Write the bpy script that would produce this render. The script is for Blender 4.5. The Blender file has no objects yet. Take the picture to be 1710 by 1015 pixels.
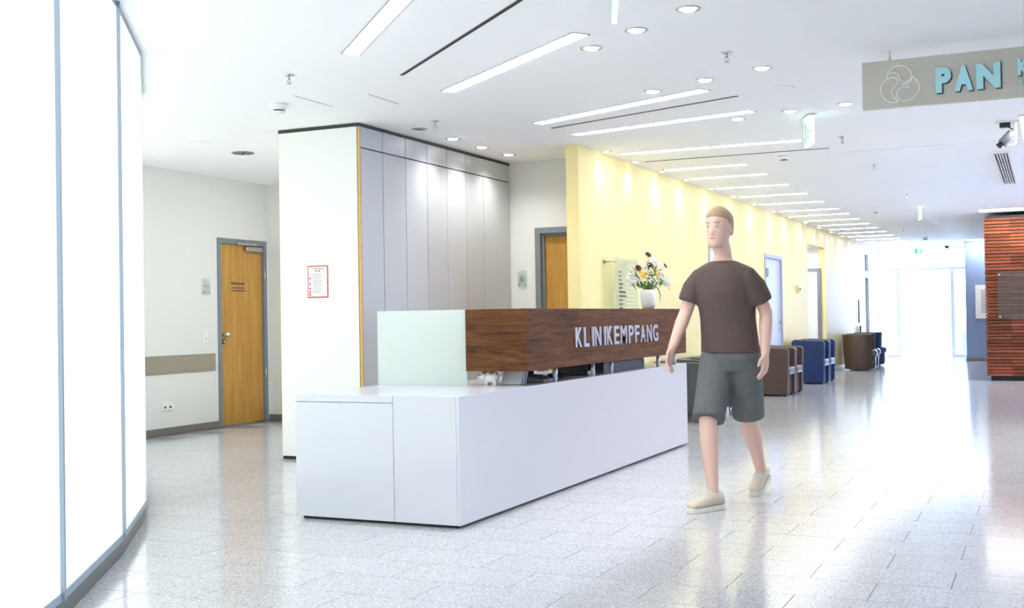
import bpy, bmesh, math, random
from mathutils import Vector, Matrix
random.seed(7)
S = bpy.context.scene
COL = S.collection
PI = math.pi
CEIL = 2.843

# ------------------------------------------------------------------ camera
F_PX, EYE = 1937.37, 1.18
yaw, pit, rol = [math.radians(a) for a in (24.80862, 0.71726, -0.92823)]
_n = Vector((-math.sin(yaw)*math.cos(pit), math.cos(yaw)*math.cos(pit), math.sin(pit)))
_r = Vector((math.cos(yaw), math.sin(yaw), 0)); _u = _r.cross(_n)
_r2 = _r*math.cos(rol) + _u*math.sin(rol); _u2 = -_r*math.sin(rol) + _u*math.cos(rol)
cam_d = bpy.data.cameras.new('camera'); cam = bpy.data.objects.new('camera', cam_d); COL.objects.link(cam)
cam_d.sensor_fit = 'HORIZONTAL'; cam_d.sensor_width = 36.0; cam_d.lens = F_PX/1710*36
cam_d.clip_start = 0.05; cam_d.clip_end = 300
M = Matrix((_r2, _u2, -_n)).transposed().to_4x4(); M.translation = (0, 0, EYE)
cam.matrix_world = M
S.camera = cam

# ------------------------------------------------------------------ sky, daylight portals, exposure
W = bpy.data.worlds.new('sky'); S.world = W; W.use_nodes = True
bg = W.node_tree.nodes['Background']
bg.inputs[0].default_value = (0.56, 0.68, 1.0, 1); bg.inputs[1].default_value = 7.0
def portal(loc, rot, sx, sy):
    l = bpy.data.lights.new('daylight_portal', 'AREA'); l.shape = 'RECTANGLE'; l.size = sx; l.size_y = sy
    l.cycles.is_portal = True
    o = bpy.data.objects.new('daylight_portal', l); COL.objects.link(o); o.location = loc; o.rotation_euler = rot
BAYS = [(-2.2, -1.2), (13.2, 14.3), (16.6, 19.4), (26.0, 26.6)]   # windows of the right hand side
for _a, _b in BAYS: portal((4.52, (_a+_b)/2, 1.45), (0, PI/2, 0), 2.5, _b-_a)
portal((-3.0, 32.1, 1.42), (-PI/2, 0, 0), 2.1, 2.8)            # end doors, facing -y
vs = S.view_settings
vs.view_transform = 'Standard'; vs.look = 'None'; vs.gamma = 1.0; vs.use_curve_mapping = False
vs.exposure = 1.12
S.cycles.use_denoising = True
S.cycles.max_bounces = 8; S.cycles.diffuse_bounces = 5; S.cycles.glossy_bounces = 4; S.cycles.transparent_max_bounces = 12
S.cycles.sample_clamp_indirect = 6.0; S.cycles.caustics_reflective = False; S.cycles.caustics_refractive = False

# ------------------------------------------------------------------ materials
def lin(c): return tuple((x/12.92 if x <= .04045 else ((x+.055)/1.055)**2.4) for x in c)
def rgb(r, g, b): return lin((r/255, g/255, b/255)) + (1,)
MATS = {}
def mat(name, col=(200, 200, 200), rough=.5, metal=0.0, emit=None, es=0.0, spec=.5, coat=0.0, vary=0.0, noise=0.0, nscale=8.0, bump=0.0):
    if name in MATS: return MATS[name]
    m = bpy.data.materials.new(name); m.use_nodes = True; MATS[name] = m
    nt = m.node_tree; b = nt.nodes['Principled BSDF']
    b.inputs['Base Color'].default_value = rgb(*col); b.inputs['Roughness'].default_value = rough
    b.inputs['Metallic'].default_value = metal; b.inputs['Specular IOR Level'].default_value = spec
    b.inputs['Coat Weight'].default_value = coat
    if emit: b.inputs['Emission Color'].default_value = rgb(*emit); b.inputs['Emission Strength'].default_value = es
    if noise or vary:
        src = None
        g = nt.nodes.new('ShaderNodeNewGeometry')
        hsv = nt.nodes.new('ShaderNodeHueSaturation'); hsv.inputs['Color'].default_value = rgb(*col)
        val = nt.nodes.new('ShaderNodeMath'); val.operation = 'ADD'; val.inputs[0].default_value = 1.0; val.inputs[1].default_value = 0.0
        if noise:
            tx = nt.nodes.new('ShaderNodeTexNoise'); tx.inputs['Scale'].default_value = nscale; tx.inputs['Detail'].default_value = 4
            nt.links.new(g.outputs['Position'], tx.inputs['Vector'])
            mr = nt.nodes.new('ShaderNodeMapRange'); mr.inputs['From Min'].default_value = .3; mr.inputs['From Max'].default_value = .7
            mr.inputs['To Min'].default_value = 1-noise; mr.inputs['To Max'].default_value = 1+noise
            nt.links.new(tx.outputs['Fac'], mr.inputs['Value']); nt.links.new(mr.outputs[0], val.inputs[0])
            if bump:
                bp = nt.nodes.new('ShaderNodeBump'); bp.inputs['Strength'].default_value = bump; bp.inputs['Distance'].default_value = .004
                nt.links.new(tx.outputs['Fac'], bp.inputs['Height']); nt.links.new(bp.outputs[0], b.inputs['Normal'])
        if vary:
            oi = nt.nodes.new('ShaderNodeObjectInfo')
            mr2 = nt.nodes.new('ShaderNodeMapRange'); mr2.inputs['To Min'].default_value = -vary; mr2.inputs['To Max'].default_value = vary
            nt.links.new(oi.outputs['Random'], mr2.inputs['Value']); nt.links.new(mr2.outputs[0], val.inputs[1])
        nt.links.new(val.outputs[0], hsv.inputs['Value']); nt.links.new(hsv.outputs[0], b.inputs['Base Color'])
    return m

def mat_wood(name, c1, c2, axis='Y', scale=1.0, rough=.4, vary=0.0, across='Z'):
    m = bpy.data.materials.new(name); m.use_nodes = True; MATS[name] = m
    nt = m.node_tree; b = nt.nodes['Principled BSDF']; b.inputs['Roughness'].default_value = rough; b.inputs['Specular IOR Level'].default_value = .12
    g = nt.nodes.new('ShaderNodeNewGeometry'); mp = nt.nodes.new('ShaderNodeMapping')
    st = {'X': (1, 14, 14), 'Y': (14, 1, 14), 'Z': (14, 14, 1), 'XY': (1.2, 1.2, 16)}[axis]
    mp.inputs['Scale'].default_value = tuple(s*scale for s in st)
    nt.links.new(g.outputs['Position'], mp.inputs['Vector'])
    t1 = nt.nodes.new('ShaderNodeTexNoise'); t1.inputs['Scale'].default_value = 2.2; t1.inputs['Detail'].default_value = 7; t1.inputs['Roughness'].default_value = .65; t1.inputs['Distortion'].default_value = .6
    t2 = nt.nodes.new('ShaderNodeTexNoise'); t2.inputs['Scale'].default_value = 14; t2.inputs['Detail'].default_value = 3
    nt.links.new(mp.outputs[0], t1.inputs['Vector']); nt.links.new(mp.outputs[0], t2.inputs['Vector'])
    mx = nt.nodes.new('ShaderNodeMath'); mx.operation = 'MULTIPLY_ADD'; mx.inputs[1].default_value = .3
    nt.links.new(t2.outputs['Fac'], mx.inputs[0]); nt.links.new(t1.outputs['Fac'], mx.inputs[2])
    cr = nt.nodes.new('ShaderNodeValToRGB'); cr.color_ramp.elements[0].position = .42; cr.color_ramp.elements[1].position = .86
    cr.color_ramp.elements[0].color = rgb(*c2); cr.color_ramp.elements[1].color = rgb(*c1)
    nt.links.new(mx.outputs[0], cr.inputs[0])
    out = cr.outputs[0]
    if vary:
        oi = nt.nodes.new('ShaderNodeObjectInfo'); hsv = nt.nodes.new('ShaderNodeHueSaturation')
        mr2 = nt.nodes.new('ShaderNodeMapRange'); mr2.inputs['To Min'].default_value = 1-vary; mr2.inputs['To Max'].default_value = 1+vary
        nt.links.new(oi.outputs['Random'], mr2.inputs['Value']); nt.links.new(mr2.outputs[0], hsv.inputs['Value'])
        nt.links.new(out, hsv.inputs['Color']); out = hsv.outputs[0]
    nt.links.new(out, b.inputs['Base Color'])
    return m

def mat_granite(name, c_lo, c_hi, rough, vary=.03):
    m = bpy.data.materials.new(name); m.use_nodes = True; MATS[name] = m
    nt = m.node_tree; b = nt.nodes['Principled BSDF']; b.inputs['Roughness'].default_value = rough
    g = nt.nodes.new('ShaderNodeNewGeometry')
    v = nt.nodes.new('ShaderNodeTexVoronoi'); v.inputs['Scale'].default_value = 210
    n = nt.nodes.new('ShaderNodeTexNoise'); n.inputs['Scale'].default_value = 90; n.inputs['Detail'].default_value = 3
    n2 = nt.nodes.new('ShaderNodeTexNoise'); n2.inputs['Scale'].default_value = 1.3
    for t in (v, n, n2): nt.links.new(g.outputs['Position'], t.inputs['Vector'])
    sep = nt.nodes.new('ShaderNodeSeparateColor'); nt.links.new(v.outputs['Color'], sep.inputs[0])
    a = nt.nodes.new('ShaderNodeMath'); a.operation = 'MULTIPLY_ADD'; a.inputs[1].default_value = .55
    nt.links.new(sep.outputs[0], a.inputs[0])
    a2 = nt.nodes.new('ShaderNodeMath'); a2.operation = 'MULTIPLY'; a2.inputs[1].default_value = .6
    nt.links.new(n.outputs['Fac'], a2.inputs[0]); nt.links.new(a2.outputs[0], a.inputs[2])
    cr = nt.nodes.new('ShaderNodeValToRGB'); cr.color_ramp.elements[0].position = .25; cr.color_ramp.elements[1].position = .85
    cr.color_ramp.elements[0].color = rgb(*c_lo); cr.color_ramp.elements[1].color = rgb(*c_hi)
    nt.links.new(a.outputs[0], cr.inputs[0])
    oi = nt.nodes.new('ShaderNodeObjectInfo'); hsv = nt.nodes.new('ShaderNodeHueSaturation')
    mr2 = nt.nodes.new('ShaderNodeMapRange'); mr2.inputs['To Min'].default_value = 1-vary; mr2.inputs['To Max'].default_value = 1+vary
    nt.links.new(oi.outputs['Random'], mr2.inputs['Value']); nt.links.new(mr2.outputs[0], hsv.inputs['Value'])
    nt.links.new(cr.outputs[0], hsv.inputs['Color']); nt.links.new(hsv.outputs[0], b.inputs['Base Color'])
    bp = nt.nodes.new('ShaderNodeBump'); bp.inputs['Strength'].default_value = .06; bp.inputs['Distance'].default_value = .01
    nt.links.new(n2.outputs['Fac'], bp.inputs['Height']); nt.links.new(bp.outputs[0], b.inputs['Normal'])
    return m

def mat_glass(name, tint=(235, 245, 242), gloss=.10, rough=.02, opaque=0.0, ocol=(220, 230, 226)):
    m = bpy.data.materials.new(name); m.use_nodes = True; MATS[name] = m
    nt = m.node_tree; nt.nodes.remove(nt.nodes['Principled BSDF']); out = nt.nodes['Material Output']
    tr = nt.nodes.new('ShaderNodeBsdfTransparent'); tr.inputs[0].default_value = rgb(*tint)
    gl = nt.nodes.new('ShaderNodeBsdfGlossy'); gl.inputs['Roughness'].default_value = rough
    mx = nt.nodes.new('ShaderNodeMixShader'); mx.inputs[0].default_value = gloss
    nt.links.new(tr.outputs[0], mx.inputs[1]); nt.links.new(gl.outputs[0], mx.inputs[2]); last = mx
    if opaque:
        df = nt.nodes.new('ShaderNodeBsdfDiffuse'); df.inputs[0].default_value = rgb(*ocol)
        tl = nt.nodes.new('ShaderNodeBsdfTranslucent'); tl.inputs[0].default_value = rgb(*ocol)
        m3 = nt.nodes.new('ShaderNodeMixShader'); m3.inputs[0].default_value = .5
        nt.links.new(df.outputs[0], m3.inputs[1]); nt.links.new(tl.outputs[0], m3.inputs[2])
        m2 = nt.nodes.new('ShaderNodeMixShader'); m2.inputs[0].default_value = opaque
        nt.links.new(mx.outputs[0], m2.inputs[1]); nt.links.new(m3.outputs[0], m2.inputs[2]); last = m2
    nt.links.new(last.outputs[0], out.inputs[0])
    return m

mat('white_wall', (226, 227, 224), .6)
mat('ceiling_white', (250, 251, 253), .7)
mat('ceiling_plank', (248, 249, 253), .6, noise=.015, nscale=2)
mat('yellow_wall', (247, 231, 164), .5)
mat('lit_interior_pale', (244, 240, 214), .5)
mat('blue_wall', (132, 152, 190), .6)
mat('grout', (120, 120, 124), .6)
mat_granite('granite', (152, 154, 159), (226, 228, 233), .13)
mat('kerb_stone', (88, 90, 96), .35, noise=.08, nscale=120)
mat('base_stone', (120, 116, 108), .3, noise=.08, nscale=120)
mat('backlit_glass', (190, 198, 193), .12, emit=(249, 255, 250), es=.62)
mat('pale_blue_metal', (150, 166, 182), .35, metal=.3)
mat('lacquer', (210, 212, 219), .22, coat=.2)
mat('black', (12, 13, 14), .5)
mat('dark_band', (52, 52, 50), .5)
mat('cabinet_white', (236, 236, 232), .35)
mat('cabinet_silver', (190, 193, 199), .34, metal=.2, vary=.02)
mat('beech_edge', (226, 180, 96), .5, noise=.06, nscale=40)
mat_wood('beech', (205, 160, 88), (176, 128, 62), 'Z', .5, .35)
mat_wood('wenge', (122, 80, 48), (54, 30, 20), 'XY', .8, .6)
mat_wood('slat_wood', (146, 84, 56), (84, 44, 32), 'X', .6, .45, vary=.35)
mat('door_frame', (122, 130, 138), .4)
mat('frame_light', (212, 212, 212), .4)
mat('frame_pale', (172, 174, 186), .4)
mat('door_pale', (206, 212, 228), .4)
mat('steel', (190, 190, 188), .25, metal=1.0)
mat('brushed_steel', (178, 170, 155), .28, metal=.9)
mat('brass', (226, 214, 150), .4)
mat('chrome', (220, 222, 226), .1, metal=1.0)
mat('letter_metal', (206, 208, 222), .28, metal=.5)
mat('plastic_white', (236, 234, 222), .4)
mat('plastic_bright', (242, 242, 242), .35)
mat('plastic_dark', (30, 31, 36), .35)
mat('plastic_grey', (128, 130, 134), .4)
mat('lamp_tube', (255, 255, 255), .5, emit=(252, 251, 252), es=9.0)
mat('lamp_spot', (255, 255, 255), .5, emit=(255, 252, 246), es=9.0)
mat('lamp_warm', (255, 255, 255), .5, emit=(255, 240, 190), es=5.0)
mat('leather_brown', (82, 66, 58), .38, coat=.1)
mat('leather_blue', (32, 52, 92), .38, coat=.1)
mat('leather_slate', (62, 70, 80), .38, coat=.1)
mat('seat_brown', (96, 84, 82), .3, coat=.2)
mat('seat_blue', (52, 74, 118), .3, coat=.2)
mat('seat_slate', (84, 92, 104), .3, coat=.2)
mat('paper', (246, 246, 246), .7)
mat('paper_bright', (253, 253, 253), .7)
mat('paper_red', (205, 78, 70), .6)
mat('ink', (60, 60, 62), .7)
mat('ink_soft', (120, 122, 124), .7)
mat('sign_panel', (196, 192, 181), .4, noise=.04, nscale=3)
mat('sign_teal', (176, 226, 236), .4)
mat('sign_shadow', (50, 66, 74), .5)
mat('exit_green', (40, 190, 120), .4, emit=(50, 205, 125), es=.45)
mat('exit_white', (240, 255, 248), .4, emit=(235, 255, 246), es=.7)
mat('porcelain', (250, 250, 248), .18, coat=.3)
mat('patch_orange', (190, 120, 84), .4)
mat('leaf', (96, 142, 58), .5, noise=.2, nscale=60)
mat('petal_white', (246, 246, 240), .6)
mat('petal_yellow', (246, 212, 70), .5)
mat('petal_dark', (70, 26, 30), .6)
mat('skin', (224, 186, 170), .5)
mat('hair', (176, 150, 118), .6, noise=.12, nscale=90)
mat('lip', (190, 128, 120), .5)
mat('eye_white', (206, 204, 200), .3)
mat('iris', (70, 80, 84), .3)
mat('shirt', (88, 73, 70), .85, noise=.06, nscale=30, bump=.25)
mat('shorts', (98, 102, 102), .85, noise=.08, nscale=24, bump=.3)
mat('shoe', (214, 204, 186), .7, noise=.05, nscale=60)
mat('sole', (232, 228, 216), .6)
mat('bin_green', (178, 214, 206), .4)
mat('pavement', (225, 226, 226), .8, noise=.03, nscale=2)
mat_glass('clear_glass')
mat_glass('door_glass', tint=(244, 250, 250), gloss=.06)
mat_glass('frosted_glass', tint=(228, 240, 235), gloss=.06, rough=.3, opaque=.72, ocol=(244, 250, 247))
mat_glass('sign_glass', tint=(246, 250, 247), gloss=.06, opaque=.30, ocol=(238, 245, 239))
mat_glass('plaque_glass', tint=(232, 236, 233), gloss=.06, rough=.05, opaque=.06, ocol=(190, 196, 190))

# ------------------------------------------------------------------ mesh helpers
class MB:
    def __init__(s): s.v = []; s.f = []; s.sm = []
    def add(s, vs_, fs, smooth=False):
        o = len(s.v); s.v += [tuple(p) for p in vs_]
        for f in fs: s.f.append(tuple(i+o for i in f)); s.sm.append(smooth)
        return s
    def box(s, x0, x1, y0, y1, z0, z1):
        s.add([(x0,y0,z0),(x1,y0,z0),(x1,y1,z0),(x0,y1,z0),(x0,y0,z1),(x1,y0,z1),(x1,y1,z1),(x0,y1,z1)],
              [(0,3,2,1),(4,5,6,7),(0,1,5,4),(1,2,6,5),(2,3,7,6),(3,0,4,7)])
        return s
    def prism(s, pts, axis, a, b, smooth=False):           # polygon (2D) extruded along an axis; pts in the two other axes, in order
        n = len(pts)
        def P(p, t): return {'x': (t, p[0], p[1]), 'y': (p[0], t, p[1]), 'z': (p[0], p[1], t)}[axis]
        v = [P(p, a) for p in pts] + [P(p, b) for p in pts]
        o = len(s.v); s.v += v
        s.f.append(tuple(o+i for i in range(n))[::-1]); s.sm.append(False)
        s.f.append(tuple(o+n+i for i in range(n))); s.sm.append(False)
        for i in range(n):
            j = (i+1) % n; s.f.append((o+i, o+j, o+n+j, o+n+i)); s.sm.append(smooth)
        return s
    def loft(s, rings, cap=True, smooth=True):
        n = len(rings[0]); o = len(s.v)
        for r in rings: s.v += [tuple(p) for p in r]
        for k in range(len(rings)-1):
            for i in range(n):
                j = (i+1) % n; a = o+k*n
                s.f.append((a+i, a+j, a+n+j, a+n+i)); s.sm.append(smooth)
        if cap:
            s.f.append(tuple(o+i for i in range(n))[::-1]); s.sm.append(False)
            e = o+(len(rings)-1)*n; s.f.append(tuple(e+i for i in range(n))); s.sm.append(False)
        return s
    def tube(s, pts, rad, n=10, cap=True):
        pts = [Vector(p) for p in pts]
        if not hasattr(rad, '__len__'): rad = [rad]*len(pts)
        rings = []; up = None
        for i, p in enumerate(pts):
            t = (pts[min(i+1, len(pts)-1)] - pts[max(i-1, 0)]).normalized()
            if up is None: up = Vector((0, 0, 1)) if abs(t.z) < .9 else Vector((1, 0, 0))
            a = t.cross(up).normalized(); b_ = a.cross(t).normalized(); up = b_
            rr = rad[i] if hasattr(rad[i], '__len__') else (rad[i], rad[i])
            rings.append([p + a*math.cos(2*PI*k/n)*rr[0] + b_*math.sin(2*PI*k/n)*rr[1] for k in range(n)])
        return s.loft(rings, cap)
    def lathe(s, prof, c=(0, 0, 0), n=24, cap=True):
        return s.loft([[(c[0]+r*math.cos(2*PI*k/n), c[1]+r*math.sin(2*PI*k/n), c[2]+z) for k in range(n)] for r, z in prof], cap)
    def ball(s, c, rx, ry=None, rz=None, n=12, m=8):
        ry = ry or rx; rz = rz or rx
        return s.loft([[(c[0]+rx*math.sin(PI*max(.02, min(m-.02, j))/m)*math.cos(2*PI*k/n), c[1]+ry*math.sin(PI*max(.02, min(m-.02, j))/m)*math.sin(2*PI*k/n), c[2]-rz*math.cos(PI*j/m)) for k in range(n)] for j in range(m+1)])
    def mesh(s, name):
        me = bpy.data.meshes.new(name); me.from_pydata(s.v, [], s.f)
        me.polygons.foreach_set('use_smooth', s.sm); me.update()
        bm = bmesh.new(); bm.from_mesh(me); bmesh.ops.recalc_face_normals(bm, faces=bm.faces); bm.to_mesh(me); bm.free()
        return me
    def build(s, name, m, parent=None, bevel=0.0):
        return link(name, s.mesh(name), m, parent, bevel)

def link(name, me, m, parent=None, bevel=0.0):
    o = bpy.data.objects.new(name, me); COL.objects.link(o)
    if m and not me.materials: me.materials.append(MATS[m])
    if parent: o.parent = parent; o.matrix_parent_inverse = parent.matrix_basis.inverted()
    if bevel:
        b = o.modifiers.new('bevel', 'BEVEL'); b.width = bevel; b.segments = 2; b.limit_method = 'ANGLE'; b.angle_limit = .7
    return o
def box(name, x0, x1, y0, y1, z0, z1, m, parent=None, bevel=0.0):
    return MB().box(x0, x1, y0, y1, z0, z1).build(name, m, parent, bevel)
def tag(o, label, cat, group=None):
    o['label'] = label; o['category'] = cat
    if group: o['group'] = group
    return o
def thing(name, loc, label, cat, group=None):
    o = bpy.data.objects.new(name, None); COL.objects.link(o); o.location = loc; o.empty_display_size = .1
    return tag(o, label, cat, group)
def struct(o, label=None):
    o['kind'] = 'structure'
    if label: o['label'] = label
    return o
ORD = ['first', 'second', 'third', 'fourth', 'fifth', 'sixth', 'seventh', 'eighth', 'ninth', 'tenth', 'eleventh', 'twelfth', 'thirteenth', 'fourteenth', 'fifteenth', 'sixteenth', 'seventeenth', 'eighteenth', 'nineteenth', 'twentieth']
def text_mesh(txt, size, depth, offset=0.0, xs=1.0, spacing=1.0):
    cu = bpy.data.curves.new('lettering', 'FONT'); cu.body = txt; cu.size = size; cu.extrude = depth; cu.offset = offset
    cu.align_x = 'LEFT'; cu.space_character = spacing; cu.resolution_u = 4
    o = bpy.data.objects.new('lettering', cu); COL.objects.link(o)
    dg = bpy.context.evaluated_depsgraph_get(); me = bpy.data.meshes.new_from_object(o.evaluated_get(dg))
    COL.objects.unlink(o); bpy.data.objects.remove(o)
    for v in me.vertices: v.co.x *= xs
    return me
def remap(me, fn):
    for v in me.vertices: v.co = fn(v.co)
    me.update(); return me

# ------------------------------------------------------------------ floor with its tiles
XR = 4.5
floor = struct(box('floor', -9.0, XR, -3.0, 32.2, -.12, -.004, 'grout'), 'polished light grey granite floor laid in running bond')
TW, TD, J = .5925, .3285, .0035
tile_me = MB().box(J/2, TW-J/2, J/2, TD-J/2, -.02, 0).mesh('floor_tile'); tile_me.materials.append(MATS['granite'])
def visible(px, py):                                            # tile centre seen by the camera and not below furniture
    if -4.1 < px < -3.05 and 5.85 < py < 10.3: return False
    if -6 < px < -5.25 and py > 8.4: return False
    d = Vector((px, py, -EYE)); z = d.dot(_n)
    if z < .5: return False
    u = F_PX*d.dot(_r2)/z; v = -F_PX*d.dot(_u2)/z
    return abs(u) < 900 and v < 545
tiles = []
k0, k1 = -24, 83
for k in range(k0, k1):
    y = 4.937 + TD*k
    off = -.40 if k % 2 else -.70
    for i in range(-15, 10):
        x = off + TW*i
        if x > XR-.6 or y < -3 or y > 31.9: continue
        cx, cy = x+TW/2, y+TD/2
        if x < -8.55: continue
        if cy > 11.5 and cx < -4.4: continue
        # nothing behind the curved glass wall
        tiles.append((cx, cy, x, y, visible(cx, cy)))
tiles.sort(key=lambda t: (not t[4], t[0]**2+t[1]**2))
rest = MB()
for n_, (cx, cy, x, y, vis) in enumerate(tiles):
    if n_ < 300:
        o = bpy.data.objects.new('floor_tile', tile_me); COL.objects.link(o); o.parent = floor; o.location = (x, y, 0)
    else:
        rest.box(x+J/2, x+TW-J/2, y+J/2, y+TD-J/2, -.02, 0)
r_ = rest.build('distant_floor_tiles', 'granite', floor); r_['kind'] = 'stuff'
ground = struct(box('pavement_outside', -40, 40, 32.2, 90, -.2, -.03, 'pavement'), 'bright pavement outside the end doors')
struct(box('ground_outside', 4.5, 60, -30, 32.2, -.2, -.05, 'pavement'), 'bright paving outside the side windows')
struct(box('forecourt_outside', -40, 60, -40, -3.0, -.2, -.05, 'pavement'), 'bright paving in front of the entrance')

# ------------------------------------------------------------------ ceiling
ceiling = struct(box('ceiling', -9.0, XR, -3.2, 32.3, CEIL, CEIL+.15, 'ceiling_white'), 'smooth white suspended ceiling')
k = 0; y = 12.3
while y < 31.4:
    box('ceiling_plank', -1.93, XR, y, y+.293, CEIL-.006, CEIL+.01, 'ceiling_plank', ceiling); y += .3

# ------------------------------------------------------------------ walls
def wall_x(name, x0, x1, y0, y1, m, holes=(), z1=CEIL, label=None):   # wall running along y, holes = (ya, yb, za, zb)
    b = MB(); ys = y0
    for ya, yb, za, zb in sorted(holes):
        b.box(x0, x1, ys, ya, 0, z1)
        if za > 0: b.box(x0, x1, ya, yb, 0, za)
        if zb < z1: b.box(x0, x1, ya, yb, zb, z1)
        ys = yb
    b.box(x0, x1, ys, y1, 0, z1)
    return struct(b.build(name, m), label)
def wall_y(name, y0, y1, x0, x1, m, holes=(), z1=CEIL, label=None):
    b = MB(); xs = x0
    for xa, xb, za, zb in sorted(holes):
        b.box(xs, xa, y0, y1, 0, z1)
        if za > 0: b.box(xa, xb, y0, y1, 0, za)
        if zb < z1: b.box(xa, xb, y0, y1, zb, z1)
        xs = xb
    b.box(xs, x1, y0, y1, 0, z1)
    return struct(b.build(name, m), label)

DX = -8.56                                                       # wall with the clinic door
wall_x('wall_left', DX-.2, DX, 7.0, 11.7, 'white_wall', [(10.60, 11.42, 0, 2.13)], label='white wall beside the beech clinic door')
wall_y('wall_back', 11.27, 11.47, -5.25, -4.2, 'white_wall', [(-4.88, -4.22, 0, 2.10)], label='white wall behind the reception desk')
wall_y('wall_alcove', 11.5, 11.7, -8.56, -5.25, 'white_wall', label='white wall at the end of the left passage')
for nm, a in (('baseboard_left', (DX, DX+.014, 8.9, 10.54, 0, .075)), ('baseboard_alcove', (DX, -6.0, 11.486, 11.5, 0, .075))):
    struct(box(nm, *a, 'base_stone'))
YX = -4.08
yellow = wall_x('wall_yellow', YX-.13, YX, 10.4, 32.1, 'yellow_wall',
    [(15.07, 16.2, 0, 2.13), (18.42, 19.70, 0, 2.13), (22.05, 23.95, 0, 2.50), (29.3, 30.2, 0, 2.7)], label='long pale yellow corridor wall washed by downlights')
# niche behind the yellow wall
b = MB(); b.box(YX-1.0, YX-.9, 21.9, 24.1, 0, 2.6); b.box(YX-1.0, YX-.13, 21.95, 22.05, 0, 2.6); b.box(YX-1.0, YX-.13, 23.95, 24.05, 0, 2.6); b.box(YX-1.0, YX-.13, 21.95, 24.05, 2.5, 2.6)
struct(b.build('wall_niche', 'white_wall'), 'white recess in the yellow wall')
struct(box('trim_1', YX, YX+.012, 10.4, 15.0, 0, .07, 'base_stone')); struct(box('trim_2', YX, YX+.012, 16.3, 18.35, 0, .07, 'base_stone'))
struct(box('trim_3', YX, YX+.012, 19.8, 22.0, 0, .07, 'base_stone')); struct(box('trim_4', YX, YX+.012, 24.0, 29.2, 0, .07, 'base_stone'))
# blue wall and its return to the facade
struct(MB().box(-1.77, XR, 29.35, 32.2, 0, CEIL).build('wall_blue', 'blue_wall'), 'pale blue wall beside the end doors')
struct(box('baseboard_blue', -1.784, -.96, 29.336, 29.35, 0, .07, 'base_stone'))
# glazed side of the hall on the right, out of the picture
wr = wall_x('wall_right', XR, XR+.2, -3, 29.35, 'white_wall', [(a_, b_, .2, 2.7) for a_, b_ in BAYS], label='side wall of the hall with tall windows')
for a_, b_ in BAYS:
    for yy in (a_, (a_+b_)/2-.03, b_-.06): box('mullion', XR+.03, XR+.09, yy, yy+.06, .2, 2.7, 'plastic_bright', wr)
wall_y('wall_entrance', -3.2, -3, -9, XR+.2, 'white_wall', label='plain wall behind the viewer')
struct(box('wall_shaft', -9.2, -9.0, -3, 12, 0, CEIL, 'white_wall'))

# ------------------------------------------------------------------ curved backlit glass wall
GJ = [(-2.0, .45), (-2.46, 1.37), (-3.01, 2.42), (-3.604, 3.46), (-4.323, 4.56), (-5.005, 5.475), (-5.82, 6.373), (-6.72, 7.20), (-7.65, 7.93), (-8.55, 8.55)]
names = ['nearest', 'second', 'third', 'fourth', 'fifth', 'sixth', 'seventh', 'eighth', 'ninth']
gw = struct(MB().build('wall_glass', None) if False else bpy.data.objects.new('wall_glass', None), 'curved wall of backlit frosted glass panels on a dark stone kerb')
COL.objects.link(gw)
for i in range(len(GJ)-1):
    a, c = Vector((*GJ[i], 0)), Vector((*GJ[i+1], 0)); d = (c-a); L = d.length; d.normalize(); nrm = Vector((d.y, -d.x, 0))  # nrm towards hall
    def P(t, q, z): v = a + d*t + nrm*q; return (v.x, v.y, z)
    def slab(name, t0, t1, q0, q1, z0, z1, m):
        v = [P(t0, q0, z0), P(t1, q0, z0), P(t1, q1, z0), P(t0, q1, z0), P(t0, q0, z1), P(t1, q0, z1), P(t1, q1, z1), P(t0, q1, z1)]
        return MB().add(v, [(0,3,2,1),(4,5,6,7),(0,1,5,4),(1,2,6,5),(2,3,7,6),(3,0,4,7)]).build(name, m, gw)
    slab('glass_panel', .012, L-.012, -.02, 0, .115, .47, 'backlit_glass')
    slab('glass_panel', .012, L-.012, -.02, 0, .473, CEIL-.03, 'backlit_glass')
    slab('bottom_rail', 0, L, -.03, .008, .081, .115, 'pale_blue_metal')
    slab('top_rail', 0, L, -.03, .003, CEIL-.03, CEIL, 'pale_blue_metal')
    slab('post', -.014, .014, -.04, .016 if i < 5 else .0015, .081, CEIL, 'pale_blue_metal')
    slab('kerb', 0, L, -.1, -.004, 0, .081, 'kerb_stone')

# ------------------------------------------------------------------ end facade with automatic doors
b = MB(); b.box(YX, -1.77, 32.0, 32.08, 2.80, CEIL); b.box(YX, -3.98, 32.0, 32.08, 0, 2.8); b.box(-1.86, -1.77, 32.0, 32.08, 0, 2.8)
ef = struct(b.build('window_1', 'plastic_bright'), 'glazed end facade around the entrance door')
for nm, a in (('transom', (-3.98, -1.86, 32.0, 32.08, 2.27, 2.33)), ('post', (-3.62, -3.54, 32.0, 32.08, 0, 2.27)), ('post', (-2.29, -2.20, 32.0, 32.08, 0, 2.27)),
              ('bottom_rail', (-3.98, -3.62, 32.0, 32.08, 0, .07)), ('bottom_rail', (-2.20, -1.86, 32.0, 32.08, 0, .07))):
    box(nm, *a, 'frame_light', ef)
for a in ((-3.98, -3.62, .07, 2.27), (-2.20, -1.86, .07, 2.27), (-3.98, -1.86, 2.33, 2.80)):
    box('pane', a[0], a[1], 32.03, 32.045, a[2], a[3], 'door_glass', ef)
t = tag(MB().lathe([(.17, 0), (.19, .03), (.2, .6), (.17, .7), (.05, .72)], (-2.02, 32.9, -.03)).build('litter_bin', 'bin_green'), 'pale green bin standing outside right of the end doors', 'bin')

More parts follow.
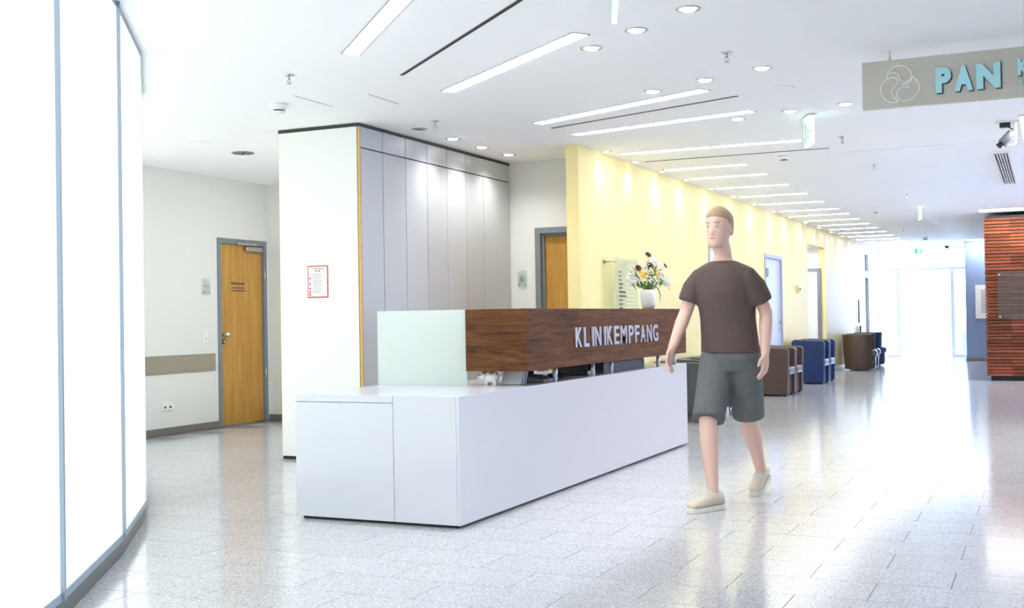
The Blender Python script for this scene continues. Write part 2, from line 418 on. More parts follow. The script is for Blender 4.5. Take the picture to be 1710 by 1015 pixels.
# ------------------------------------------------------------------ doors
def door_x(name, x, y0, y1, h, leafm, label, fm='door_frame', handle='knob', hy=None, depth=.05, side=1):
    """door in a wall running along y, facing +x; y0..y1 outer frame"""
    t = struct(bpy.data.objects.new(name, None), label); COL.objects.link(t); t.location = (x, y0, 0)
    bpy.context.view_layer.update()
    fw = .06
    b = MB(); b.box(x-.10, x+.012, y0, y0+fw, 0, h); b.box(x-.10, x+.012, y1-fw, y1, 0, h); b.box(x-.10, x+.012, y0+fw, y1-fw, h-fw, h)
    b.build('frame', fm, t)
    lf = box('leaf', x-.06-depth+.05, x-.02-depth+.05, y0+fw+.004, y1-fw-.004, .008, h-fw-.004, leafm, t)
    return t, lf
d1, leaf1 = door_x('door_1', DX, 10.55, 11.46, 2.155, 'beech', 'beech clinic door with grey steel frame and closer')
xk = DX-.02
b = MB(); b.tube([(xk, 10.665, 1.05), (xk+.05, 10.665, 1.05)], .018, 12); b.ball((xk+.065, 10.665, 1.05), .03); b.build('knob', 'chrome', leaf1)
b = MB(); b.tube([(xk, 10.665, .97), (xk+.012, 10.665, .97)], .026, 14); b.build('lock_rose', 'plastic_dark', leaf1)
b = MB(); b.tube([(xk+.012, 10.65, .97), (xk+.03, 10.65, .97)], .012, 12); b.build('lock_cylinder', 'chrome', leaf1)
b = MB(); b.box(xk, xk+.05, 11.06, 11.36, 2.02, 2.075); b.build('door_closer', 'steel', leaf1, bevel=.006)
b = MB(); b.box(xk+.03, xk+.05, 10.88, 11.25, 2.09, 2.115); b.build('closer_arm', 'steel', leaf1)
for z in (1.66, .48): MB().tube([(DX+.008, 11.425, z), (DX+.008, 11.425, z+.16)], .012, 10).build('hinge', 'steel', d1)
def wall_text(txt, size, y, z, m, parent, x, xs=1.0, off=0.0):
    me = text_mesh(txt, size, .0008, off, xs); me.materials.append(MATS[m])
    remap(me, lambda c: Vector((x, y+c.x, z+c.y)) + Vector((c.z, 0, 0)))
    return link('lettering', me, None, parent)
wall_text('Klinik-Bereich', .052, 10.82, 1.625, 'ink', leaf1, xk+.001, .85, .0008)
b = MB()
for z, segs in ((1.582, ((10.845, .05), (10.90, .035), (10.94, .015), (10.96, .10))), (1.55, ((10.825, .035), (10.865, .16), (11.03, .06)))):
    for yy, w in segs: b.box(xk, xk+.0015, yy, yy+w, z, z+.012)
b.build('small_print', 'ink', leaf1)

# door behind the desk (wall along x, faces -y)
t = struct(bpy.data.objects.new('door_2', None), 'beech door with grey frame behind the reception desk'); COL.objects.link(t); t.location = (-4.9, 11.27, 0)
bpy.context.view_layer.update()
b = MB(); b.box(-4.925, -4.865, 11.255, 11.40, 0, 2.135); b.box(-4.865, -4.2, 11.255, 11.40, 2.075, 2.135); b.box(-4.865, -4.84, 11.31, 11.40, 0, 2.06); b.box(-4.84, -4.2, 11.31, 11.40, 2.045, 2.075)
b.build('frame', 'door_frame', t)
box('leaf', -4.84, -4.2, 11.345, 11.385, .008, 2.045, 'beech', t)

d3, l3 = door_x('door_3', YX, 15.05, 16.22, 2.15, 'lit_interior_pale', 'pale doorway in the yellow wall behind the walking person', 'frame_pale')  # pale leaf colour stands in for the lit room behind an open doorway
d4, l4 = door_x('door_4', YX, 18.40, 19.72, 2.15, 'door_pale', 'pale blue-grey door with lever handle in the yellow wall', 'frame_pale')
b = MB(); b.tube([(YX-.02, 19.55, 1.04), (YX+.05, 19.55, 1.04), (YX+.05, 19.40, 1.04)], .012, 8); b.build('lever_handle', 'steel', l4)
MB().tube([(YX-.02, 19.55, .94), (YX+.002, 19.55, .94)], .022, 12).build('lock_rose', 'steel', l4)
box('closer_box', YX-.02, YX+.02, 18.48, 18.62, 1.78, 1.92, 'plastic_grey', l4)
t = thing('recess_fill_light', (YX-.5, 23.0, 2.5), 'added fill light panel inside the wall recess', 'ceiling light'); bpy.context.view_layer.update()  # fill panel added to brighten the recess, no such lamp seen
box('frame', YX-.72, YX-.28, 22.5, 23.5, 2.488, 2.4995, 'plastic_bright', t); box('diffuser', YX-.70, YX-.30, 22.52, 23.48, 2.484, 2.488, 'lamp_tube', t)
# door inside the niche: on the far side wall of the recess
t = struct(bpy.data.objects.new('door_5', None), 'white door with grey frame inside the wall recess'); COL.objects.link(t); t.location = (-4.9, 23.9, 0)
bpy.context.view_layer.update()
b = MB(); b.box(-4.97, -4.90, 23.90, 23.945, 0, 2.1); b.box(-4.24, -4.17, 23.90, 23.945, 0, 2.1); b.box(-4.90, -4.24, 23.90, 23.945, 2.03, 2.1); b.build('frame', 'door_frame', t)
box('leaf', -4.90, -4.24, 23.915, 23.945, .01, 2.03, 'plastic_bright', t)
# glazed door near the facade
t = struct(bpy.data.objects.new('door_6', None), 'narrow glazed door with dark edge near the end facade'); COL.objects.link(t); t.location = (YX, 29.7, 0)
bpy.context.view_layer.update()
b = MB(); b.box(YX-.1, YX+.01, 29.3, 29.38, 0, 2.7); b.box(YX-.1, YX+.01, 30.12, 30.2, 0, 2.7); b.box(YX-.1, YX+.01, 29.38, 30.12, 2.05, 2.2); b.box(YX-.1, YX+.01, 29.38, 30.12, 2.62, 2.7); b.build('frame', 'plastic_bright', t)
box('pane', YX-.07, YX-.05, 29.38, 30.12, 0.01, 2.05, 'leather_slate', t); box('pane', YX-.07, YX-.05, 29.38, 30.12, 2.2, 2.62, 'leather_slate', t)
MB().tube([(YX+.03, 28.2, .95), (YX+.03, 28.2, 1.5)], .018, 8).build('pull_bar', 'plastic_grey', t)

# ------------------------------------------------------------------ tall cabinet block
cab = thing('cabinet_block', (-5.6, 9.7, 0), 'tall white and silver built-in cabinet block behind the desk', 'cabinet')
bpy.context.view_layer.update()
CX0, CX1, CY0, CY1 = -6.04, -5.211, 8.272, 11.27
box('body', CX0+.025, CX1-.02, CY0+.03, CY1, .03, 2.80, 'black', cab)
box('front_panel', CX0+.012, CX1-.024, CY0, CY0+.03, .028, 2.812, 'cabinet_white', cab, .002)
box('back_edge', CX0-.012, CX0+.004, CY0+.03, CY0+.05, .03, 2.80, 'beech_edge', cab)
box('side_panel', CX0-.004, CX0+.02, CY0+.05, CY1, .03, 2.80, 'cabinet_white', cab)
box('corner_edge', CX1-.016, CX1-.001, CY0+.004, CY0+.022, .03, 2.812, 'beech_edge', cab)
box('plinth', CX0+.01, CX1-.03, CY0+.012, CY1, 0, .028, 'black', cab)
box('top_band', CX0+.006, CX1-.004, CY0+.004, CY1, 2.815, CEIL-.003, 'dark_band', cab)
seams = [8.292, 8.651, 9.043, 9.441, 9.831, 10.228, 10.616, 11.262]
for i in range(7):
    for z0, z1 in ((.03, 2.630), (2.640, 2.812)):
        p_ = box('door_panel', CX1-.02, CX1, seams[i]+.005, seams[i+1]-.003, z0, z1, 'cabinet_silver', cab, .0015)
        box('panel_edge', CX1-.018, CX1-.003, seams[i+1]-.003, seams[i+1]-.001, z0, z1, 'beech_edge', p_)
# notice
nt_ = thing('notice_sheet', (-5.64, CY0-.002, 1.52), 'white printed notice with red border on the cabinet front', 'notice')
bpy.context.view_layer.update()
box('border', -5.742, -5.536, CY0-.004, CY0, 1.383, 1.657, 'paper_red', nt_)
pp = box('paper', -5.732, -5.546, CY0-.0052, CY0-.003, 1.394, 1.647, 'paper', nt_)
b = MB(); b.box(-5.70, -5.575, CY0-.006, CY0-.005, 1.628, 1.634)
for i in range(2): b.tube([(-5.655+.03*i, CY0-.0065, 1.612), (-5.655+.03*i, CY0-.005, 1.612)], .009, 10)
for i in range(12): b.box(-5.69, -5.69+.07+.05*random.random(), CY0-.006, CY0-.005, 1.585-.0145*i, 1.589-.0145*i)
b.build('print', 'ink_soft', pp)
for z in (1.55, 1.502, 1.463, 1.433, 1.41): box('red_icon', -5.725, -5.708, CY0-.006, CY0-.005, z-.008, z+.008, 'paper_red', pp)

# ------------------------------------------------------------------ small fittings on the left wall and back wall
x = DX
st = struct(box('trim_5', x, x+.006, 8.95, 10.50, .645, .842, 'brushed_steel'), 'brushed steel bumper strip on the left wall')
def plaque(name, mk, label):
    t = thing(name, mk(0, 0, 0), label, 'sign'); bpy.context.view_layer.update(); return t
t = thing('door_plate', (DX, 10.35, 1.6), 'small glass room plate left of the clinic door', 'sign'); bpy.context.view_layer.update()
box('glass', DX+.012, DX+.018, 10.285, 10.41, 1.50, 1.685, 'sign_glass', t)
for yy in (10.30, 10.395): MB().tube([(DX, yy, 1.53), (DX+.024, yy, 1.53)], .009, 10).build('standoff', 'steel', t)
box('print', DX+.019, DX+.0195, 10.295, 10.40, 1.593, 1.603, 'ink_soft', t)
t = thing('room_plate', (-5.08, 11.27, 1.6), 'small glass room plate beside the door behind the desk', 'sign'); bpy.context.view_layer.update()
box('glass', -5.13, -5.028, 11.252, 11.258, 1.52, 1.69, 'sign_glass', t)
for xx in (-5.113, -5.045): MB().tube([(xx, 11.27, 1.545), (xx, 11.246, 1.545)], .009, 10).build('standoff', 'steel', t)
b = MB()
for z, a, c in ((1.62, -5.11, -5.055), (1.595, -5.105, -5.058), (1.57, -5.108, -5.05)): b.box(a, c, 11.2505, 11.251, z, z+.011)
b.build('print', 'ink_soft', t)
t = thing('light_switch', (DX, 10.33, 1.03), 'cream double switch plate beside the clinic door', 'switch'); bpy.context.view_layer.update()
box('plate', DX, DX+.008, 10.285, 10.375, .955, 1.12, 'plastic_white', t, .003)
for z in (.965, 1.045): box('rocker', DX+.008, DX+.014, 10.297, 10.363, z, z+.066, 'plastic_white', t, .002)
box('key_slot', DX+.014, DX+.015, 10.328, 10.335, .985, 1.02, 'ink_soft', t)
t = thing('wall_socket', (DX, 9.7, .3), 'cream double data socket low on the left wall', 'socket'); bpy.context.view_layer.update()
box('plate', DX, DX+.01, 9.61, 9.79, .255, .35, 'plastic_white', t, .003)
for yy in (9.635, 9.715):
    s_ = box('outlet', DX+.01, DX+.013, yy, yy+.05, .275, .33, 'plastic_white', t); box('outlet_hole', DX+.013, DX+.0135, yy+.01, yy+.04, .283, .305, 'ink', s_)

# ------------------------------------------------------------------ directory glass on the yellow wall
t = thing('directory_sign', (YX, 11.3, 1.45), 'greenish glass directory panel on standoffs at the yellow wall', 'sign'); bpy.context.view_layer.update()
gx = YX+.12
box('glass', gx-.004, gx+.004, 11.02, 11.75, .95, 1.78, 'sign_glass', t)
for yy in (11.06, 11.71):
    for z in (1.74, .99):
        MB().tube([(YX, yy, z), (gx+.012, yy, z)], .007, 8).build('standoff', 'steel', t); MB().tube([(YX, yy, z), (YX+.01, yy, z)], .025, 12).build('rose', 'steel', t)
b = MB()
for i in range(13): b.box(gx+.004, gx+.005, 11.16, 11.16+[.06, .05, .07, .12, .09, .2, .22, .1, .11, .1, .09, .15, .2][i], 1.63-.041*i, 1.645-.041*i)
b.build('print', 'ink', t)
b = MB()
for i in range(12): b.box(gx+.004, gx+.005, 11.38, 11.68, 1.60-.041*i, 1.603-.041*i)
b.build('ruled_lines', 'paper', t)
t = thing('thermostat', (YX, 21.06, 1.62), 'small brass-yellow wall fitting between the doors', 'thermostat'); bpy.context.view_layer.update()
box('body', YX, YX+.04, 20.98, 21.12, 1.56, 1.69, 'brass', t, .006); MB().tube([(YX+.04, 21.05, 1.62), (YX+.06, 21.05, 1.62)], .02, 10).build('dial', 'plastic_grey', t)

# ------------------------------------------------------------------ reception desk
desk = thing('reception_desk', (-3.5, 8.0, 0), 'white lacquered reception desk with raised dark wood counter box', 'desk')
bpy.context.view_layer.update()
X0, X1, Y0, Y1, ZT = -4.13, -3.02, 5.80, 10.325, .745
b = MB(); b.box(X0+.02, X1-.02, Y0+.02, 6.75, .03, .722); b.box(-3.75, X1-.02, 6.75, Y1-.01, .03, .722); b.build('body', 'lacquer', desk)
box('plinth', X0+.03, X1-.03, Y0+.03, Y1-.03, 0, .03, 'black', desk)
box('front_panel', X1-.02, X1, Y0+.0, Y1, .018, ZT-.0, 'lacquer', desk, .0015)
box('end_door', X0, -3.452, Y0, Y0+.02, .018, .700, 'lacquer', desk, .0015)
box('end_rail', X0, -3.452, Y0, Y0+.02, .703, ZT, 'lacquer', desk, .0015)
box('end_panel', -3.449, X1-.021, Y0, Y0+.02, .018, ZT, 'lacquer', desk, .0015)
box('side_panel', X0, X0+.02, Y0+.02, 6.75, .018, .722, 'lacquer', desk)
b = MB(); b.prism([(X0, Y0+.021), (X1-.021, Y0+.021), (X1-.021, Y1), (-3.75, Y1), (-3.75, 6.76), (X0, 6.76)], 'z', .722, ZT); b.build('worktop', 'lacquer', desk)
box('far_panel', -3.75, X1-.02, Y1-.02, Y1, .018, .722, 'lacquer', desk)
wb = box('counter_box', -3.454, X1, 6.74, 10.32, .842, 1.243, 'wenge', desk, .0015)
for (xx, yy) in ((-3.06, 7.30), (-3.40, 8.10), (-3.06, 8.02), (-3.425, 9.25), (-3.06, 8.42), (-3.06, 9.60), (-3.06, 10.08), (-3.40, 10.2), (-3.40, 7.5)):
    MB().tube([(xx, yy, ZT), (xx, yy, .843)], .016, 12).build('post', 'letter_metal', desk)
box('glass_screen', -4.13, -3.456, 6.755, 6.767, ZT, 1.243, 'frosted_glass', desk)
word = 'KLINIKEMPFANG'
widths = {'I': .55, 'M': 1.25, 'N': 1.08, 'K': 1.05, 'E': .95, 'F': .9, 'L': .9, 'A': 1.08, 'P': 1.0, 'G': 1.1}
tot = sum(widths[c] for c in word); y_s, y_e = 7.565, 9.49; pos = y_s
for c in word:
    me = text_mesh(c, .19, .005, .003); xs = [v.co.x for v in me.vertices]; ys = [v.co.y for v in me.vertices]
    x0, x1, ya, yb = min(xs), max(xs), min(ys), max(ys)
    slot = (y_e-y_s)*widths[c]/tot; w = slot*.75 if c != 'I' else slot*.36
    q0 = pos + (slot-w)/2 if c == 'I' else pos
    remap(me, lambda co: Vector((X1+.008+co.z, q0+(co.x-x0)/(x1-x0)*w, .970+(co.y-ya)/(yb-ya)*.141)))
    me.materials.append(MATS['letter_metal']); link('letter', me, None, wb); pos += slot

# things on the desk
t = thing('piggy_bank', (-3.335, 6.86, ZT), 'white porcelain animal money box with brown patch on the desk', 'figurine'); bpy.context.view_layer.update()
b = MB(); b.ball((-3.325, 6.86, ZT+.055), .055, .038, .042); b.ball((-3.378, 6.845, ZT+.06), .03, .03, .03)
for dx in (-.03, .03):
    for dy in (-.018, .018): b.tube([(-3.325+dx, 6.86+dy, ZT), (-3.325+dx, 6.86+dy, ZT+.04)], .012, 8)
b.tube([(-3.40, 6.838, ZT+.055), (-3.415, 6.834, ZT+.053)], [.014, .013], 10)
b.build('body', 'porcelain', t)
for s in (-1, 1): MB().tube([(-3.372, 6.845+.018*s, ZT+.078), (-3.372, 6.845+.024*s, ZT+.092)], [.010, .003], 6).build('ear', 'patch_orange', t)
MB().ball((-3.318, 6.834, ZT+.080), .018, .012, .013).build('patch', 'patch_orange', t)
MB().ball((-3.392, 6.818, ZT+.066), .005).build('eye', 'ink', t)
t = thing('leaflet_stand', (-3.22, 6.95, ZT), 'clear leaflet stand with pale brochures on the desk', 'holder'); bpy.context.view_layer.update()
box('base', -3.29, -3.13, 6.90, 7.02, ZT, ZT+.004, 'clear_glass', t)
for i in range(4):
    b = MB(); b.prism([(6.915+.018*i, ZT+.004), (6.925+.018*i, ZT+.004), (6.972+.018*i, ZT+.09), (6.962+.018*i, ZT+.09)], 'x', -3.285+.01*(i % 2), -3.145+.01*(i % 2)); b.build('brochure', ['paper', 'door_pale', 'paper', 'door_pale'][i], t)
t = thing('telephone', (-3.2, 7.32, ZT), 'dark desk telephone under the wooden counter box', 'telephone'); bpy.context.view_layer.update()
b = MB(); b.prism([(-3.30, ZT), (-3.10, ZT), (-3.10, ZT+.02), (-3.30, ZT+.055)], 'y', 7.20, 7.42); b.build('base', 'plastic_grey', t, .004)
MB().tube([(-3.28, 7.22, ZT+.062), (-3.28, 7.30, ZT+.078), (-3.28, 7.40, ZT+.062)], [.02, .014, .02], 10).build('handset', 'plastic_dark', t)
t = tag(MB().tube([(-3.2+.07*math.sin(i*.9), 7.47+.012*i, ZT+.012+.012*(i % 3)) for i in range(26)], .006, 6).build('cable_tangle', 'plastic_dark'), 'tangle of black cable behind the telephone', 'cable')
t = thing('document_tray', (-3.25, 8.25, ZT), 'olive document tray under the counter box', 'tray'); bpy.context.view_layer.update()
box('tray', -3.38, -3.14, 8.12, 8.32, ZT, ZT+.006, 'dark_band', t)
b = MB(); b.box(-3.38, -3.374, 8.12, 8.32, ZT, ZT+.08); b.box(-3.374, -3.14, 8.314, 8.32, ZT, ZT+.08); b.box(-3.374, -3.14, 8.12, 8.126, ZT, ZT+.08); b.build('sides', 'dark_band', t)
box('paper_stack', -3.37, -3.15, 8.13, 8.31, ZT+.007, ZT+.03, 'paper', t)
t = thing('file_box', (-3.25, 9.0, ZT), 'long slate file box under the counter box', 'box'); bpy.context.view_layer.update()
box('case', -3.38, -3.16, 8.52, 9.50, ZT, ZT+.075, 'leather_slate', t, .004); box('lid', -3.385, -3.155, 8.515, 9.505, ZT+.075, ZT+.088, 'leather_slate', t, .003)
t = thing('desk_plant_dish', (-3.75, 7.0, ZT), 'small dark green dish plant behind the frosted screen', 'plant')
t.location = (-3.72, 6.9, ZT); bpy.context.view_layer.update()
MB().lathe([(.03, 0), (.05, .025), (.045, .025)], (-3.62, 6.87, ZT), 16).build('dish', 'plastic_grey', t)
b = MB()
for i in range(26):
    a = random.random()*2*PI; r1 = .05+.03*random.random(); b.tube([(-3.62, 6.87, ZT+.02), (-3.62+r1*.6*math.cos(a), 6.87+r1*.6*math.sin(a), ZT+.045), (-3.62+r1*math.cos(a), 6.87+r1*math.sin(a), ZT+.03)], [.003, .008, .002], 5)
b.build('leaves', 'leaf', t)

# ------------------------------------------------------------------ vase and flowers
VX, VY, VZ = -3.25, 9.943, 1.243
vase = tag(MB().lathe([(.03, 0), (.048, .004), (.062, .03), (.071, .08), (.073, .13), (.069, .175), (.064, .175), (.066, .13), (.05, .03), (.02, .015)], (VX, VY, VZ), 28).build('vase', 'porcelain'), 'white porcelain vase standing on the wooden counter', 'vase')
bq = thing('flower_bouquet', (VX, VY, VZ+.1), 'mixed bouquet of white, yellow and dark daisies in the vase', 'flowers'); bpy.context.view_layer.update()
top = Vector((VX, VY, VZ+.16))
def stem_pts(end):
    e = Vector(end); m_ = top.lerp(e, .5) + Vector((0, 0, .03)); base = Vector((VX+(VX-e.x)*-.15, VY+(VY-e.y)*-.15, VZ+.05))
    return [base, top.lerp(base, .1)+Vector(((e.x-VX)*.12, (e.y-VY)*.12, 0)), m_, e]
def daisy(end, r, pm, cm, face):
    f = Vector(face).normalized(); a = f.orthogonal().normalized(); c = f.cross(a); e = Vector(end)
    b = MB(); n = 12
    for i in range(n):
        an = 2*PI*i/n; dr = a*math.cos(an)+c*math.sin(an); tg = f.cross(dr)
        b.add([e+dr*r*.2-tg*r*.06, e+dr*r*.2+tg*r*.06, e+dr*r*.75+tg*r*.17+f*.006, e+dr*r+f*.002, e+dr*r*.75-tg*r*.17+f*.006], [(0, 1, 2, 3, 4)])
    o = b.build('daisy', pm, bq); o.modifiers.new('thick', 'SOLIDIFY').thickness = .0015
    MB().ball(e+f*.004, r*.26, n=10, m=6).build('daisy_centre', cm, o)
sb = MB(); ends = []
specs = [((0, .10, .37), .04, 'y'), ((.09, -.08, .34), .045, 'Y'), ((.05, .22, .385), .042, 'y'), ((0, -.30, .36), .034, 'd'), ((.06, -.13, .385), .036, 'd'), ((.0, -.25, .33), .042, 'y'),
         ((.02, -.05, .485), .034, 'd'), ((.02, .12, .39), .036, 'd'), ((.05, .40, .40), .028, 'd'), ((.03, -.23, .28), .038, 'y'), ((-.05, .2, .42), .04, 'y')]
for (dx, dy, dz), r, kd in specs:
    e = Vector((VX+dx, VY+dy*.9, VZ+dz)); ends.append(e); sb.tube(stem_pts(e), .003, 5)
    daisy(e, r, 'petal_dark' if kd == 'd' else 'petal_yellow', 'ink' if kd == 'd' else 'petal_dark' if kd == 'Y' else 'beech_edge', (e-top).normalized()*.6+Vector((.7, -.5, .1)))
for i in range(46):                                             # sprays of small white blossom
    a = random.random()*2*PI; rr = .06+.24*math.sqrt(random.random()); dz = .44-.42*(rr/.3)**2*.5+.06*random.random()-.03
    e = Vector((VX+rr*.55*math.cos(a), VY+rr*math.sin(a), VZ+dz)); sb.tube(stem_pts(e), .0018, 4)
    b = MB()
    for j in range(16):
        p_ = e + Vector((random.gauss(0, .017), random.gauss(0, .022), random.gauss(0, .017))); b.ball(p_, .0075, n=6, m=4)
    b.build('white_blossom', 'petal_white', bq)
sb.build('stems', 'leaf', bq)
for i in range(70):
    a = random.random()*2*PI; rr = .03+.22*random.random(); dz = .17+.17*random.random()
    c = Vector((VX+rr*.55*math.cos(a), VY+rr*math.sin(a), VZ+dz)); d = Vector((math.cos(a)*.6, math.sin(a), .5+random.random())).normalized(); s_ = d.orthogonal().normalized(); L = .05+.04*random.random(); w = .006+.004*random.random()
    b = MB(); b.add([c, c+d*L*.5+s_*w, c+d*L, c+d*L*.5-s_*w], [(0, 1, 2, 3)])
    o = b.build('leaf', 'leaf', bq); o.modifiers.new('thick', 'SOLIDIFY').thickness = .001
MB().tube([top, top+Vector((.02, .1, .05)), top+Vector((.03, .2, .03)), top+Vector((.03, .26, -.03)), top+Vector((.03, .24, -.10))], [.004, .005, .005, .004, .001], 6).build('drooping_blade', 'leaf', bq)

# ------------------------------------------------------------------ club chairs along the yellow wall
def club_chair(name, y0, w, xf, xb, h, shell, seat, label, group, legs=False):
    """faces +x; y0..y0+w, front edge xf, back edge xb (top), tapering to the foot"""
    t = thing(name, ((xf+xb)/2, y0+w/2, 0), label, 'armchair', group); bpy.context.view_layer.update()
    z0 = .10 if legs else .02; th = .07; bt = .10                # arm thickness, back lean
    prof = [(xf-.02, z0), (xf, h-.03), (xf-.03, h), (xb+.05, h+.02), (xb, h-.02), (xb+bt, z0)]
    for ya in (y0, y0+w-th):
        MB().prism(prof, 'y', ya, ya+th).build('arm', shell, t, .015)
    MB().prism([(xb+bt, z0), (xb, h-.02), (xb+.05, h+.02), (xb+.12, h+.01), (xb+bt+.10, z0)], 'y', y0+th, y0+w-th).build('backrest', shell, t, .012)
    box('base', xb+bt+.1, xf-.06, y0+th, y0+w-th, z0, .30, shell, t)
    box('seat_cushion', xb+.18, xf-.005, y0+th+.003, y0+w-th-.003, .30, .42, seat, t, .03)
    for xx in (xf-.07, xb+bt+.06):
        for yy in (y0+.04, y0+w-.04):
            MB().tube([(xx, yy, 0), (xx, yy, z0+.01)], [.012, .018] if legs else .02, 10).build('foot', 'steel' if legs else 'plastic_dark', t)
    return t
G = 'club chairs along the yellow wall'
for i, l in enumerate(('slate club chair on metal legs nearest the desk end', 'slate club chair between two others behind the walking person', 'slate club chair on metal legs beside the brown pair')):
    club_chair('club_chair', 12.40+.62*i, .60, -3.38, -4.03, .66, 'leather_slate', 'seat_slate', l, G, True)
club_chair('club_chair', 16.74, .555, -3.39, -4.02, .69, 'leather_brown', 'seat_brown', 'brown club chair of the near pair, closer to the person', G)
club_chair('club_chair', 17.31, .56, -3.39, -4.02, .69, 'leather_brown', 'seat_brown', 'brown club chair of the near pair, next to the blue chairs', G)
club_chair('club_chair', 19.72, .56, -3.40, -3.95, .725, 'leather_blue', 'seat_blue', 'navy blue club chair, nearer of the blue pair', G)
club_chair('club_chair', 20.30, .56, -3.40, -3.95, .725, 'leather_blue', 'seat_blue', 'navy blue club chair, farther of the blue pair', G)
# rounded tub chair of the far group
def tub_chair(loc, rot, shell, seat, label):
    t = thing('tub_chair', (0, 0, 0), label, 'armchair', 'tub chairs near the end doors'); bpy.context.view_layer.update()
    R, r2 = .36, .29; n = 22
    def ring(rad, z, k): return [(rad*k*math.cos(a), rad*k*math.sin(a), z) for a in [math.radians(52+256*i/(n-1)) for i in range(n)]]
    b = MB(); outer = [ring(R, .03, .90), ring(R, .74, 1.03)]; inner = [ring(r2, .03, .90), ring(r2, .74, 1.05)]
    o0, o1, i0, i1 = outer[0], outer[1], inner[0], inner[1]; v = o0+o1+i1+i0
    fs = []
    for q in range(4):
        a, c = q*n, ((q+1) % 4)*n
        for i in range(n-1): fs.append((a+i, a+i+1, c+i+1, c+i))
    fs += [(0, n, 2*n, 3*n), (n-1, 4*n-1, 3*n-1, 2*n-1)]
    b.add(v, fs, True); b.build('shell', shell, t, .012)
    MB().lathe([(.22, .03), (.25, .06), (.255, .28)], (0.04, 0, 0), 24).build('base', shell, t)
    MB().lathe([(.24, .28), (.275, .30), (.28, .38), (.25, .42)], (0.05, 0, 0), 24).build('seat_cushion', seat, t)
    for a in (.8, 2.4, 3.9, 5.5): MB().tube([(.24*math.cos(a), .24*math.sin(a), 0), (.24*math.cos(a), .24*math.sin(a), .04)], .02, 8).build('foot', 'chrome', t)
    t.location = loc; t.rotation_euler = (0, 0, rot); return t
tub_chair((-3.53, 24.75, 0), .15, 'leather_brown', 'seat_slate', 'brown rounded tub chair with chrome feet, nearest of the far group')
tub_chair((-3.60, 25.75, 0), .1, 'leather_brown', 'seat_blue', 'brown tub chair half hidden behind the nearest tub chair')
tub_chair((-3.62, 27.0, 0), .1, 'leather_blue', 'seat_blue', 'dark blue tub chair farthest along the yellow wall')
t = thing('visitor_chair', (-3.85, 28.3, 0), 'small black-backed chair behind the far tub chairs', 'chair'); bpy.context.view_layer.update()
box('seat', -4.0, -3.6, 28.1, 28.5, .42, .46, 'plastic_dark', t, .01); box('backrest', -4.03, -3.99, 28.1, 28.5, .55, .88, 'plastic_dark', t, .01)
for xx in (-3.98, -3.62):
    for yy in (28.12, 28.48): MB().tube([(xx, yy, 0), (xx, yy, .55 if xx < -3.9 else .42)], .012, 8).build('leg', 'chrome', t)

# ------------------------------------------------------------------ slatted timber wall on the right
SX, SY = -.96, 21.10
sw = struct(MB().box(SX+.03, XR, SY+.03, 23.4, .09, 2.78).box(SX+.06, XR, SY+.1, 23.3, 0, .09).build('wall_slatted', 'black'), 'dark backing of the timber slat wall')
sl1 = MB().box(0, .395, 0, .045, 0, .042).mesh('slat'); sl1.materials.append(MATS['slat_wood'])
sl2 = MB().box(0, 1.6, 0, .045, 0, .042).mesh('slat'); sl2.materials.append(MATS['slat_wood'])
sl3 = MB().box(0, .045, 0, 2.2, 0, .042).mesh('slat'); sl3.materials.append(MATS['slat_wood'])
for i in range(48):
    z = .085 + .0555*i
    for me, lx, ly in ((sl1, SX, SY-.012), (sl2, SX+.397, SY-.012), (sl3, SX-.002, SY+.035)):
        o = bpy.data.objects.new('slat', me); COL.objects.link(o); o.parent = sw; o.location = (lx, ly, z)
for i in range(48):
    o = bpy.data.objects.new('slat', sl2); COL.objects.link(o); o.parent = sw; o.location = (SX+2.0, SY-.012, .085+.0555*i)
t = thing('glass_plaque', (-.4, SY-.06, 1.4), 'grey glass plaque on standoffs on the timber slat wall', 'sign'); bpy.context.view_layer.update()
box('glass', -.77, .05, SY-.078, SY-.07, 1.03, 1.82, 'plaque_glass', t)
for xx in (-.735, .015):
    for z in (1.075, 1.78): MB().tube([(xx, SY-.0125, z), (xx, SY-.088, z)], .018, 12).build('standoff', 'chrome', t)
t = thing('wall_poster', (-1.4, 29.33, 1.4), 'white framed text poster on the pale blue wall', 'poster'); bpy.context.view_layer.update()
box('board', -1.555, -1.0, 29.33, 29.35, 1.0, 1.79, 'paper', t)
b = MB()
for i in range(15): b.box(-1.43, -1.12-.08*random.random(), 29.328, 29.33, 1.66-.037*i, 1.672-.037*i)
b.build('print', 'ink_soft', t)

# ------------------------------------------------------------------ ceiling fittings
def spot_light(loc, e, ang, blend, col, parent, aim=(0, 0, -1)):
    l = bpy.data.lights.new('lamp_beam', 'SPOT'); l.energy = e; l.spot_size = math.radians(ang); l.spot_blend = blend; l.color = col; l.shadow_soft_size = .04
    o = bpy.data.objects.new('lamp_beam', l); COL.objects.link(o); o.location = loc
    o.rotation_euler = Vector(aim).to_track_quat('-Z', 'Y').to_euler(); o.parent = parent; o.matrix_parent_inverse = parent.matrix_basis.inverted()
def quad_box(name, c, m, parent, z0, z1):                        # c: four plan corners
    v = [(p[0], p[1], z0) for p in c]+[(p[0], p[1], z1) for p in c]
    return MB().add(v, [(0,3,2,1),(4,5,6,7),(0,1,5,4),(1,2,6,5),(2,3,7,6),(3,0,4,7)]).build(name, m, parent)
def bar(a, b_, w):
    a = Vector(a); b_ = Vector(b_); d = (b_-a).normalized(); n = Vector((-d.y, d.x))*w/2
    return [a-n, b_-n, b_+n, a+n]
